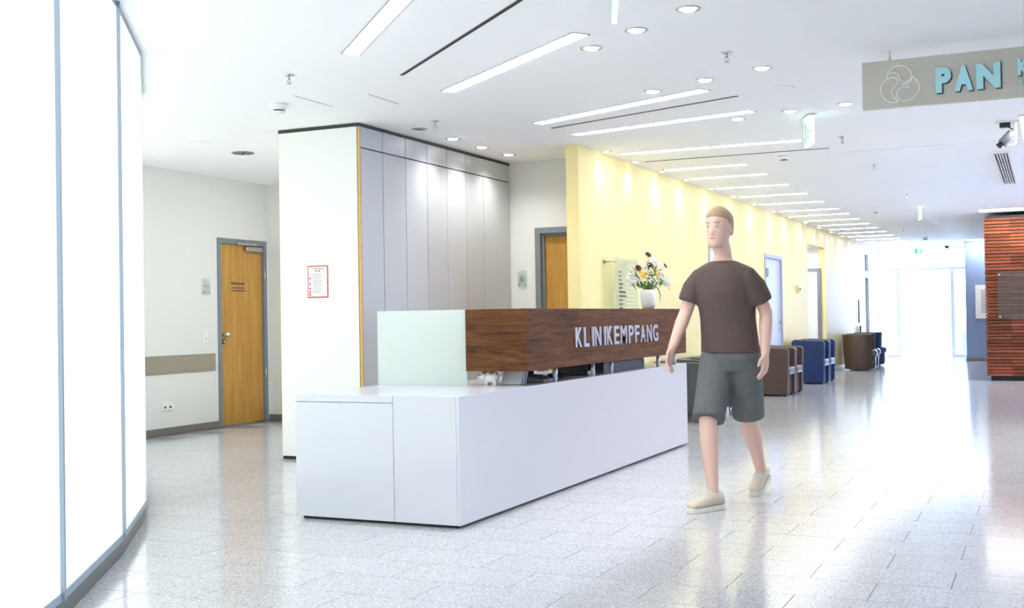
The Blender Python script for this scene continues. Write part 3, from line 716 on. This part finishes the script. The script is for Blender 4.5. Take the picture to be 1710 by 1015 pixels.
def linear_light(a, b_, w, label):
    a, b_ = Vector(a), Vector(b_); d = (b_-a).normalized()
    t = thing('linear_ceiling_light', ((a.x+b_.x)/2, (a.y+b_.y)/2, CEIL), label, 'ceiling light', 'recessed linear ceiling lights'); bpy.context.view_layer.update()
    quad_box('frame', bar(a-d*.012, b_+d*.012, w+.024), 'plastic_grey', t, CEIL-.004, CEIL)
    quad_box('diffuser', bar(a, b_, w), 'lamp_tube', t, CEIL-.007, CEIL-.003)
lin_l = [((-3.90, 6.115), (-2.56, 4.75), .10, 'long slanted ceiling light nearest the viewer, cut by the top edge'),
         ((-3.93, 7.465), (-2.46, 6.335), .10, 'long slanted ceiling light above the middle of the desk'),
         ((-3.92, 9.075), (-2.27, 8.35), .10, 'third long ceiling light in the fan above the desk'),
         ((-3.87, 9.80), (-2.165, 9.405), .10, 'fourth long ceiling light in the fan, beside the yellow wall end'),
         ((-3.93, 11.22), (-2.11, 11.22), .09, 'last long ceiling light before the short ones along the corridor')]
lin_l += [((-2.5, 3.6), (-1.3, 2.2), .16, 'added unseen fill light ahead of the nearest slanted one'), ((-1.2, 1.6), (.4, .4), .16, 'added unseen fill light over the foreground walkway'),
          ((-2.4, .4), (-1.2, -1.0), .16, 'added unseen fill light beside the first glass panels'), ((.2, -.8), (1.9, -1.6), .16, 'added unseen fill light by the rear wall')]  # out-of-view fill lights added to brighten desk end and near floor
lin_l.append(((-6.5, 9.4), (-6.5, 11.2), .26, 'added unseen fill light on the far side of the cabinet block'))  # hidden lamp added to brighten the left passage
for a, b_, w, l in lin_l: linear_light(a, b_, w, l)
for i in range(16):
    y = 12.70 + (1.0 if i == 1 else 0)*0 + [0, 1.0, 2.25, 3.5, 4.8, 6.15, 7.2, 8.4, 9.64, 10.83][i] if i < 10 else 12.70+10.83+1.22*(i-9)
    if y > 31: break
    linear_light((-3.92, y), (-2.99, y), .09, ORD[i]+' short ceiling light along the yellow wall, counted from the desk')
for a, b_, l in (((-3.95, 6.82), (-2.2, 5.27), 'dark slot diffuser between the two nearest long lights'), ((-3.92, 9.37), (-2.11, 8.71), 'dark slot diffuser between third and fourth long lights'), ((-3.91, 11.92), (-1.97, 11.92), 'dark slot diffuser before the short corridor lights')):
    t = thing('slot_diffuser', (a[0], a[1], CEIL), l, 'air vent', 'ceiling slot diffusers'); bpy.context.view_layer.update()
    quad_box('frame', bar(a, b_, .03), 'plastic_grey', t, CEIL-.003, CEIL); quad_box('slot', bar(a, b_, .022), 'black', t, CEIL-.004, CEIL-.002)
def downlight(x, y, label, e=13, r=.055, lit=True, group='recessed downlights', warm=False, ang=100, aim=(0, 0, -1)):
    t = thing('downlight', (x, y, CEIL), label, 'downlight', group); bpy.context.view_layer.update()
    MB().loft([[(x+rr*math.cos(2*PI*k/20), y+rr*math.sin(2*PI*k/20), CEIL+z) for k in range(20)] for rr, z in ((r+.014, 0), (r+.014, -.004), (r+.002, -.006), (r-.004, -.001))], False).build('trim_ring', 'steel', t)
    MB().lathe([(r-.004, -.002), (r*.6, -.012), (.004, -.016)], (x, y, CEIL), 18).build('lens', ('lamp_warm' if warm else 'lamp_spot') if lit else 'plastic_grey', t)
    if lit: spot_light((x, y, CEIL-.03), e, ang, .9, (1, .92, .72) if warm else (1, .97, .93), t, aim)
rows = [('nearest row of three', [(-1.74, 6.10), (-2.14, 6.41), (-2.53, 6.70)]), ('middle row of three', [(-1.72, 7.80), (-2.17, 8.0), (-2.62, 8.21)]), ('far row of three', [(-1.43, 9.47), (-1.89, 9.57), (-2.36, 9.72)])]
for nm, ps in rows:
    for w, (x, y) in zip(('right', 'centre', 'left'), ps): downlight(x, y, w+' downlight in the '+nm+' above the walkway')
for w, y, lit in (('unlit downlight nearest the cabinet corner', 8.82, False), ('first lit downlight along the silver cabinets', 9.44, True), ('middle lit downlight along the silver cabinets', 10.04, True), ('lit downlight nearest the back wall', 10.65, True)):
    downlight(-4.935, y, w, lit=lit, e=17, ang=140)
for i, y in enumerate((10.95, 11.85, 12.80, 13.77, 14.9, 16.1, 17.4, 18.75, 20.03, 21.45, 22.8, 24.2, 25.6)):
    downlight(-3.99, y, ORD[i]+' warm wall washer at the top of the yellow wall', e=6.5, r=.04, group='wall washers along the yellow wall', warm=True, ang=95, aim=(-.12, 0, -1))
def sprinkler(x, y, label):
    t = thing('sprinkler_head', (x, y, CEIL), label, 'sprinkler', 'ceiling sprinklers'); bpy.context.view_layer.update()
    MB().lathe([(.04, 0), (.04, -.004), (.02, -.01)], (x, y, CEIL), 16).build('escutcheon', 'chrome', t)
    b = MB(); b.tube([(x, y, CEIL-.005), (x, y, CEIL-.03)], .010, 8)
    for s in (-1, 1): b.tube([(x, y, CEIL-.028), (x+.014*s, y, CEIL-.04), (x, y, CEIL-.058)], .003, 6)
    b.build('frame', 'steel', t); MB().lathe([(.018, 0), (.018, -.003)], (x, y, CEIL-.058), 12).build('deflector', 'steel', t)
for x, y, l in ((-4.61, 6.45, 'ceiling sprinkler above the left end of the desk'), (-4.63, 8.54, 'ceiling sprinkler beside the silver cabinets'), (-1.82, 7.24, 'ceiling sprinkler between two rows of downlights'), (-1.73, 11.22, 'ceiling sprinkler right of the near exit sign'), (-1.74, 13.49, 'ceiling sprinkler on the plank ceiling left of the grille'), (-1.76, 17.0, 'ceiling sprinkler just before the middle exit sign'), (-1.77, 22.3, 'ceiling sprinkler beyond the middle exit sign'), (-2.62, 24.46, 'farthest ceiling sprinkler toward the end doors')):
    sprinkler(x, y, l)
def detector(x, y, label):
    t = thing('smoke_detector', (x, y, CEIL), label, 'smoke detector', 'ceiling smoke detectors'); bpy.context.view_layer.update()
    MB().lathe([(.055, 0), (.06, -.01), (.06, -.035), (.052, -.045)], (x, y, CEIL), 20).build('housing', 'plastic_bright', t)
    MB().lathe([(.036, -.045), (.036, -.055)], (x, y, CEIL), 16).build('sensor_grille', 'plastic_dark', t)
    MB().lathe([(.05, -.055), (.045, -.065), (.02, -.068)], (x, y, CEIL), 20).build('cap', 'plastic_bright', t)
for x, y, l in ((-5.3, 7.28, 'white smoke detector in front of the cabinet block'), (-2.49, 12.25, 'white smoke detector beside the first short corridor light'), (-2.5, 19.48, 'white smoke detector halfway down the corridor'), (-2.46, 27.34, 'white smoke detector near the end doors')): detector(x, y, l)
for x, y, l in ((-1.75, 8.57, 'flat round ceiling speaker beyond the middle downlights'), (-7.56, 8.73, 'flush round ceiling cover nearest the glass wall'), (-7.05, 8.47, 'flush round ceiling cover, front middle of the left group'), (-6.69, 8.73, 'flush round ceiling cover nearest the cabinet'), (-7.51, 9.6, 'flush round ceiling cover nearest the clinic door wall')):
    t = thing('ceiling_cover', (x, y, CEIL), l, 'ceiling speaker', 'flush round ceiling covers'); bpy.context.view_layer.update()
    MB().lathe([(.10, 0), (.10, -.003), (.09, -.006)], (x, y, CEIL), 28).build('rim', 'plastic_bright', t); MB().lathe([(.085, -.006), (.085, -.008)], (x, y, CEIL), 28).build('face', 'ceiling_white', t)
t = thing('air_outlet', (-7.12, 9.19, CEIL), 'round slotted ceiling air outlet left of the cabinet', 'air vent'); bpy.context.view_layer.update()
MB().lathe([(.11, 0), (.11, -.006), (.10, -.008)], (-7.12, 9.19, CEIL), 28).build('rim', 'plastic_grey', t)
for i in range(8):
    a = i*PI/4; c_, s_ = math.cos(a), math.sin(a)
    quad_box('vane', bar((-7.12+.02*c_, 9.19+.02*s_), (-7.12+.09*c_, 9.19+.09*s_), .02), 'ink' if i % 2 else 'plastic_grey', t, CEIL-.011, CEIL-.008)
# access hatch seams in the ceiling
struct(MB().box(-5.003, -4.997, 7.06, 7.56, CEIL-.002, CEIL).box(-4.503, -4.497, 7.28, 7.72, CEIL-.002, CEIL).build('trim_6', 'plastic_grey'))
# recessed linear grille
t = thing('ceiling_grille', (-.42, 14.7, CEIL), 'long dark slatted ceiling grille near the hanging camera', 'air vent'); bpy.context.view_layer.update()
gx0, gx1, gy0, gy1 = -.51, -.33, 13.05, 16.3
b = MB(); b.box(gx0, gx0+.025, gy0, gy1, CEIL-.03, CEIL); b.box(gx1-.025, gx1, gy0, gy1, CEIL-.03, CEIL); b.box(gx0+.025, gx1-.025, gy0, gy0+.025, CEIL-.03, CEIL); b.box(gx0+.025, gx1-.025, gy1-.025, gy1, CEIL-.03, CEIL); b.build('frame', 'plastic_bright', t)
box('duct', gx0+.025, gx1-.025, gy0+.025, gy1-.025, CEIL-.008, CEIL-.006, 'black', t)
for i in range(4): box('slat', gx0+.044+.027*i, gx0+.056+.027*i, gy0+.025, gy1-.025, CEIL-.028, CEIL-.008, 'plastic_bright', t)
for i in range(3): box('cross_bar', gx0+.025, gx1-.025, gy0+.8+.8*i, gy0+.83+.8*i, CEIL-.03, CEIL-.028, 'plastic_grey', t)
# hanging camera
t = thing('security_camera', (-.3, 11.1, CEIL), 'grey security camera on a bent white ceiling bracket', 'camera'); bpy.context.view_layer.update()
box('mounting_plate', -.40, -.20, 11.05, 11.15, CEIL-.012, CEIL, 'plastic_bright', t, .003); box('junction_box', -.36, -.27, 11.06, 11.14, CEIL-.05, CEIL-.012, 'plastic_dark', t, .004)
MB().tube([(-.235, 11.1, CEIL-.01), (-.232, 11.1, CEIL-.19), (-.25, 11.1, CEIL-.21), (-.33, 11.1, CEIL-.215)], .011, 8).build('bracket', 'plastic_bright', t)
q = [Vector((-.262, 11.1, CEIL-.10)), Vector((-.345, 11.07, CEIL-.19))]; d = (q[1]-q[0]).normalized()
MB().tube([q[0]-d*.01, q[0], q[1], q[1]+d*.002], [.025, .036, .036, .028], 8).build('housing', 'plastic_grey', t)
MB().tube([q[1], q[1]+d*.04], [.022, .026], 12).build('lens', 'plastic_dark', t)
MB().ball((-.247, 11.1, CEIL-.10), .022).build('swivel', 'steel', t)
MB().tube([(-.29, 11.1, CEIL-.05), (-.25, 11.12, CEIL-.07), (-.255, 11.1, CEIL-.10)], .005, 6).build('cable', 'plastic_dark', t)
# ceiling light panel at the right edge and cove light over the slat wall
t = thing('ceiling_light_panel', (.6, 11.4, CEIL), 'bright square ceiling light at the right picture edge', 'ceiling light'); bpy.context.view_layer.update()
box('frame', -.20, 1.0, 10.78, 12.15, CEIL-.012, CEIL-.006, 'plastic_bright', t); box('diffuser', -.18, .98, 10.80, 12.13, CEIL-.016, CEIL-.012, 'lamp_tube', t)
t = thing('cove_light', (1.5, 20.6, CEIL), 'bright light strip in the ceiling above the timber slats', 'ceiling light'); bpy.context.view_layer.update()
box('housing', -1.02, 4.2, 20.40, 20.90, CEIL-.012, CEIL-.006, 'plastic_bright', t); box('diffuser', -1.0, 4.18, 20.43, 20.87, CEIL-.016, CEIL-.012, 'lamp_tube', t)
t = thing('wall_cove_light', (-1.4, 29.1, CEIL), 'light strip in the ceiling above the pale blue wall', 'ceiling light'); bpy.context.view_layer.update()
box('housing', -1.75, -.9, 28.7, 29.3, CEIL-.012, CEIL-.006, 'plastic_bright', t); box('diffuser', -1.72, -.93, 28.73, 29.27, CEIL-.016, CEIL-.012, 'lamp_tube', t)

# exit signs
def exit_sign(a, b_, ztop, h, label, hang=True):
    """box between plan points a and b_ , pictogram on both faces"""
    a, b_ = Vector(a), Vector(b_); d = (b_-a); L = d.length; d.normalize(); n = Vector((-d.y, d.x))
    t = thing('exit_sign', ((a.x+b_.x)/2, (a.y+b_.y)/2, ztop-h), label, 'exit sign', 'green exit signs'); bpy.context.view_layer.update()
    quad_box('light_box', bar(a, b_, .022), 'exit_white', t, ztop-h, ztop)
    if hang:
        m_ = (a+b_)/2; quad_box('canopy', bar(m_-d*.13, m_+d*.13, .07), 'plastic_bright', t, CEIL-.022, CEIL-.006)
        for s in (-.08, .08): MB().tube([(m_.x+d.x*s, m_.y+d.y*s, ztop-.001), (m_.x+d.x*s, m_.y+d.y*s, CEIL-.01)], .004, 6).build('rod', 'steel', t)
    for s in (-1, 1):
        def P(u, v): p_ = a + d*(u*L) + n*s*.0125; return (p_.x, p_.y, ztop-h+v*h)
        g = MB()
        def poly(pts): 
            g.add([P(*q) for q in pts], [tuple(range(len(pts)))])
        poly([(.08, .1), (.30, .1), (.30, .9), (.08, .9)])                       # door leaf field
        poly([(.36, .62), (.62, .74), (.66, .66), (.44, .55)]); poly([(.44, .56), (.58, .64), (.55, .36), (.44, .36)])   # runner torso and arms
        poly([(.44, .40), (.54, .40), (.46, .12), (.38, .12)]); poly([(.48, .40), (.56, .40), (.68, .24), (.62, .18)])
        poly([(.56+.05*math.cos(q*PI/4), .82+.09*math.sin(q*PI/4)) for q in range(8)])
        poly([(.72, .45), (.84, .45), (.84, .33), (.95, .5), (.84, .67), (.84, .55), (.72, .55)])
        o = g.build('pictogram', 'exit_green', t); o.modifiers.new('thick', 'SOLIDIFY').thickness = .001
exit_sign((-1.85, 10.03), (-1.74, 9.76), CEIL-.035, .215, 'glowing green exit sign hanging edge-on above the walkway')
exit_sign((-1.88, 5.30), (-1.78, 5.04), CEIL-.03, .215, 'exit sign cut by the top picture edge')
exit_sign((-1.82, 19.25), (-1.765, 19.0), CEIL-.03, .19, 'small exit sign hanging halfway down the corridor')
exit_sign((-3.14, 31.6), (-2.77, 31.6), CEIL-.01, .165, 'green exit sign above the end doors')
t = thing('dome_camera', (-2.30, 31.2, CEIL), 'small dark dome camera in front of the end doors', 'camera'); bpy.context.view_layer.update()
MB().lathe([(.06, 0), (.06, -.02)], (-2.30, 31.2, CEIL-.006), 16).build('base', 'plastic_grey', t); MB().lathe([(.05, -.02), (.045, -.045), (.025, -.062), (.004, -.068)], (-2.30, 31.2, CEIL-.006), 16).build('dome', 'plastic_dark', t)

# ------------------------------------------------------------------ hanging clinic sign
sg = thing('hanging_sign', (-.3, 7.70, 2.48), 'long grey hanging sign with teal letters and white line logo', 'sign'); bpy.context.view_layer.update()
SYF = 7.69
pn = box('panel', -1.055, 1.35, SYF, SYF+.03, 2.476, 2.782, 'sign_panel', sg)
for xx in (-.885, .9): MB().tube([(xx, SYF+.015, 2.78), (xx, SYF+.015, CEIL)], .003, 6).build('wire', 'steel', sg); MB().lathe([(.006, 0), (.008, .012), (.004, .024)], (xx, SYF+.015, 2.782), 10).build('hook', 'steel', sg)
def sign_text(txt, h, x0, w, z0, m, y):
    me = text_mesh(txt, .2, .004, .013); xs = [v.co.x for v in me.vertices]; ys = [v.co.y for v in me.vertices]; a, c, e, f = min(xs), max(xs), min(ys), max(ys)
    remap(me, lambda co: Vector((x0+(co.x-a)/(c-a)*w, y-co.z, z0+(co.y-e)/(f-e)*h))); me.materials.append(MATS[m]); return link('letter', me, None, pn)
for c, x0, w in (('P', -.612, .092), ('A', -.502, .108), ('N', -.375, .138)):
    sign_text(c, .158, x0, w, 2.543, 'sign_teal', SYF-.012); sign_text(c, .158, x0+.007, w, 2.537, 'sign_shadow', SYF-.004)  # dark offset copy behind each letter forms its painted shadow
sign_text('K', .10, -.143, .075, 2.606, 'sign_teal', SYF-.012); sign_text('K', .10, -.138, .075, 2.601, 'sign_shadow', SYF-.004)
sign_text('A', .032, -.138, .022, 2.552, 'sign_teal', SYF-.008)
lc = Vector((-.825, SYF-.002, 2.623)); lr = .0
def logo(pts): 
    P_ = [Vector((lc.x+u*.118, SYF-.003, lc.z+v*.118)) for u, v in pts]
    # Catmull-Rom smoothing
    out = []
    for i in range(len(P_)-1):
        p0, p1, p2, p3 = P_[max(i-1, 0)], P_[i], P_[i+1], P_[min(i+2, len(P_)-1)]
        for k in range(6):
            t_ = k/6; out.append(.5*((2*p1)+(p2-p0)*t_+(2*p0-5*p1+4*p2-p3)*t_*t_+(3*p1-p0-3*p2+p3)*t_**3))
    out.append(P_[-1]); MB().tube(out, .0032, 6).build('logo_line', 'paper_bright', pn)
logo([(-.66, .32), (-.55, .70), (-.2, .98), (.2, .96), (.5, .72), (.62, .35), (.45, .12), (.15, .12), (0, .3), (-.1, .55), (-.35, .66), (-.55, .6)])
logo([(-.66, .32), (-.9, .1), (-.98, -.3), (-.8, -.72), (-.45, -.95), (-.1, -.93), (-.3, -.7), (-.42, -.4), (-.25, -.1), (-.1, .15), (-.2, .35), (-.45, .4), (-.66, .32)])
logo([(.62, .35), (.9, .1), (1.0, -.25), (.88, -.6), (.55, -.88), (.15, -.92), (-.1, -.7), (-.12, -.4), (.1, -.2), (.5, -.2)])
logo([(.1, -.02), (.4, -.02), (.62, .2), (.62, .35), (.78, .2), (.86, -.05)])

# ------------------------------------------------------------------ the walking person
pe = thing('person', (-1.83, 7.2, 0), 'person in dark brown t-shirt and grey shorts walking past the desk', 'person'); bpy.context.view_layer.update()
FW = Vector((-.22, -.975, 0)).normalized(); RT = Vector((FW.y, -FW.x, 0))       # facing, person's right
if RT.x > 0: RT = -RT
def ell(c, a, b_, n=20, tilt=0.0):
    c = Vector(c); return [c + RT*math.cos(2*PI*k/n)*a + FW*math.sin(2*PI*k/n)*b_ for k in range(n)]
def finish(o, vox, it=3):
    r = o.modifiers.new('remesh', 'REMESH'); r.mode = 'VOXEL'; r.voxel_size = vox; r.use_smooth_shade = True
    s_ = o.modifiers.new('smooth', 'SMOOTH'); s_.iterations = it; s_.factor = .5
V = Vector
pel = V((-1.82, 7.20, .96)); chest = V((-1.832, 7.15, 1.32)); neck = V((-1.838, 7.12, 1.53)); head = V((-1.848, 7.075, 1.715))
shR, shL = neck+RT*.18-V((0, 0, .10)), neck-RT*.18-V((0, 0, .10))
elR, wrR = V((-2.085, 7.13, 1.20)), V((-2.135, 6.98, .975))
elL, wrL = V((-1.585, 7.17, 1.19)), V((-1.58, 7.10, .94))
hipR, hipL = pel+RT*.09-V((0, 0, .03)), pel-RT*.09-V((0, 0, .03))
knR, anR = V((-1.915, 6.985, .515)), V((-1.868, 6.905, .095))
knL, anL = V((-1.735, 7.30, .51)), V((-1.742, 7.655, .135))
B = MB()
B.loft([ell(pel-V((0, 0, .1)), .12, .09), ell(pel, .165, .115), ell(pel.lerp(chest, .35), .145, .10), ell(pel.lerp(chest, .7), .16, .11), ell(chest, .175, .118), ell(chest.lerp(neck, .5), .165, .10), ell(neck-V((0, 0, .05)), .10, .07), ell(neck, .06, .06)])
B.tube([neck-V((0, 0, .05)), neck+V((0, 0, .04)), head-V((0, 0, .05))], [.065, .056, .055], 16)
def arm(sh, el, wr):
    B.tube([sh-V((0, 0, .022)), sh.lerp(el, .15)-V((0, 0, .006)), sh.lerp(el, .5), el, el.lerp(wr, .3), el.lerp(wr, .75), wr], [.040, .047, .046, .041, .043, .033, .027], 14)
arm(shR, elR, wrR); arm(shL, elL, wrL)
def hand(wr, el, side):
    d = (wr-el).normalized(); d = (d+V((0, 0, -.5))).normalized(); pin = (-RT if side > 0 else RT)      # palm faces the thigh
    f = (FW - d*FW.dot(d)).normalized(); nrm = d.cross(f).normalized()
    if nrm.dot(pin) < 0: nrm = -nrm
    B.tube([wr-d*.01, wr+d*.03, wr+d*.075, wr+d*.09], [(.024, .022), (.022, .035), (.018, .040), (.014, .037)], 12) if False else B.loft([[wr+d*t_ + f*math.cos(2*PI*k/14)*a + nrm*math.sin(2*PI*k/14)*c for k in range(14)] for t_, a, c in ((-.01, .026, .024), (.03, .036, .02), (.07, .042, .018), (.092, .038, .014))])
    for i, L in enumerate((.072, .082, .076, .058)):
        p0 = wr + d*.082 + f*(.030-.020*i); b1 = p0 + d*L*.45 + nrm*.008; b2 = b1 + d*L*.3 + nrm*.016; b3 = b2 + d*L*.22 + nrm*.018
        B.tube([p0, b1, b2, b3], [.0095, .0092, .0085, .0065], 8)
    p0 = wr + d*.025 + f*.03; b1 = p0 + d*.03 + f*.022 + nrm*.01; b2 = b1 + d*.035 + f*.004 + nrm*.01
    B.tube([p0, b1, b2], [.013, .011, .008], 8)
hand(wrR, elR, 1); hand(wrL, elL, -1)
def leg(h, kn, an):
    B.tube([h, h.lerp(kn, .3), h.lerp(kn, .7), kn, kn.lerp(an, .28)+(h-h), kn.lerp(an, .65), an, an-V((0, 0, .03))], [.088, .082, .064, .056, .058, .042, .034, .036], 16)
leg(hipR, knR, anR); leg(hipL, knL, anL)
# head
hr = []
for dz, a, bb, sh in ((-.118, .030, .034, .045), (-.105, .046, .058, .03), (-.07, .060, .080, .012), (-.03, .070, .090, .002), (.02, .075, .096, -.004), (.065, .073, .094, -.008), (.10, .058, .076, -.01), (.122, .034, .046, -.01), (.13, .01, .014, -.01)):
    hr.append(ell(head+V((0, 0, dz))+FW*sh, a, bb))
B.loft(hr)
B.loft([[head+FW*(.088+o_)+RT*math.cos(2*PI*k/10)*a+V((0, 0, z+math.sin(2*PI*k/10)*.006)) for k in range(10)] for z, a, o_ in ((.012, .006, .0), (-.015, .010, .012), (-.03, .014, .016), (-.036, .012, .004))])
for s in (-1, 1): B.loft([[head+RT*s*(.072+q_)-FW*.008+FW*math.cos(2*PI*k/10)*.018*m_+V((0, 0, -.008+math.sin(2*PI*k/10)*.03*m_)) for k in range(10)] for q_, m_ in ((-.01, .8), (.005, 1.0), (.013, .85))])
body = B.build('body', 'skin', pe); finish(body, .0075, 2)
for s in (-1, 1):
    e_ = MB().ball(head+RT*s*.031+FW*.081+V((0, 0, .012)), .0088, n=10, m=6).build('eye', 'eye_white', pe); MB().ball(head+RT*s*.031+FW*.0868+V((0, 0, .012)), .0046, n=8, m=6).build('iris', 'iris', e_)
    MB().tube([head+RT*s*.016+FW*.094+V((0, 0, .034)), head+RT*s*.032+FW*.092+V((0, 0, .038)), head+RT*s*.047+FW*.080+V((0, 0, .033))], .0035, 6).build('eyebrow', 'hair', pe)
MB().loft([[head+RT*math.cos(2*PI*k/12)*.022*m_+FW*(.083+q_)+V((0, 0, -.062+math.sin(2*PI*k/12)*.007*m_)) for k in range(12)] for q_, m_ in ((0, 1.0), (.008, .8))]).build('mouth', 'lip', pe)
H = MB(); hh = []
for dz, a, bb, sh in ((-.04, .068, .055, -.045), (0, .079, .072, -.034), (.045, .082, .086, -.026), (.075, .081, .098, -.013), (.10, .070, .090, -.008), (.126, .046, .062, -.009), (.142, .018, .026, -.01)):
    hh.append(ell(head+V((0, 0, dz))+FW*sh, a, bb))
H.loft(hh); ho = H.build('hair', 'hair', pe); finish(ho, .009, 1)
# t-shirt
T = MB()
hem = pel-V((0, 0, .02))
T.loft([ell(hem, .196, .142), ell(pel.lerp(chest, .2), .188, .136), ell(pel.lerp(chest, .55), .182, .132), ell(chest, .198, .138), ell(chest.lerp(neck, .5), .215, .118), ell(chest.lerp(neck, .70), .195, .104), ell(neck-V((0, 0, .035)), .135, .086), ell(neck-V((0, 0, .012)), .078, .074)])
for sh, el in ((shR, elR), (shL, elL)): T.tube([sh+(chest-sh)*.35, sh+(chest-sh)*.02-V((0, 0, .012)), sh.lerp(el, .3), sh.lerp(el, .62), sh.lerp(el, .72)], [.055, .061, .070, .073, .072], 16)
to = T.build('t_shirt', 'shirt', pe); finish(to, .010, 8)
Q = MB()
Q.loft([ell(pel-V((0, 0, .13)), .15, .12), ell(pel-V((0, 0, .05)), .192, .138), ell(pel+V((0, 0, .06)), .178, .128)])
for h, kn in ((hipR, knR), (hipL, knL)): Q.tube([h+V((0, 0, .03)), h.lerp(kn, .25), h.lerp(kn, .6), h.lerp(kn, .9), h.lerp(kn, .95)], [.10, .108, .104, .102, .100], 18)
so = Q.build('shorts', 'shorts', pe); finish(so, .010, 3)
def shoe(an, heading, pitch):
    h = V(heading).normalized(); rt = V((h.y, -h.x, 0)); up = V((0, 0, 1))
    if pitch: c_, s_ = math.cos(pitch), math.sin(pitch); h, up = h*c_-V((0, 0, 1))*s_, V((0, 0, 1))*c_+h*s_
    o_ = V((an.x, an.y, an.z)) - up*.085
    def ring(t_, w, z0, z1): return [o_+h*t_+rt*(w*math.cos(2*PI*k/14))+up*((z0+z1)/2+(z1-z0)/2*math.sin(2*PI*k/14)) for k in range(14)]
    A = MB(); A.loft([ring(-.075, .026, .012, .075), ring(-.06, .036, .01, .10), ring(-.02, .041, .01, .112), ring(.04, .043, .01, .105), ring(.09, .047, .01, .082), ring(.145, .047, .01, .062), ring(.185, .036, .01, .048), ring(.20, .018, .012, .036)])
    u_ = A.build('shoe', 'shoe', pe)
    So = MB(); So.loft([[o_+h*(t_)+rt*w*s1+up*z for s1, z in ((-1, -.012), (1, -.012), (1, .018), (-1, .018))] for t_, w in ((-.082, .024), (-.06, .038), (0, .042), (.09, .050), (.15, .049), (.19, .036), (.206, .018))], True, False); So.build('sole', 'sole', u_, .004)
    for i in range(5):
        t_ = .045+.018*i; z = .108-.008*i-.002*i
        MB().tube([o_+h*t_-rt*.026+up*(z-.012), o_+h*t_+up*(z+.004), o_+h*(t_+.006)+rt*.026+up*(z-.012)], .0035, 6).build('lace', 'plastic_bright', u_)
shoe(V((-1.868, 6.905, .097)), (-.139, -.231, 0), 0.0)
shoe(V((-1.742, 7.655, .155)), (-.10, -.98, 0), .33)
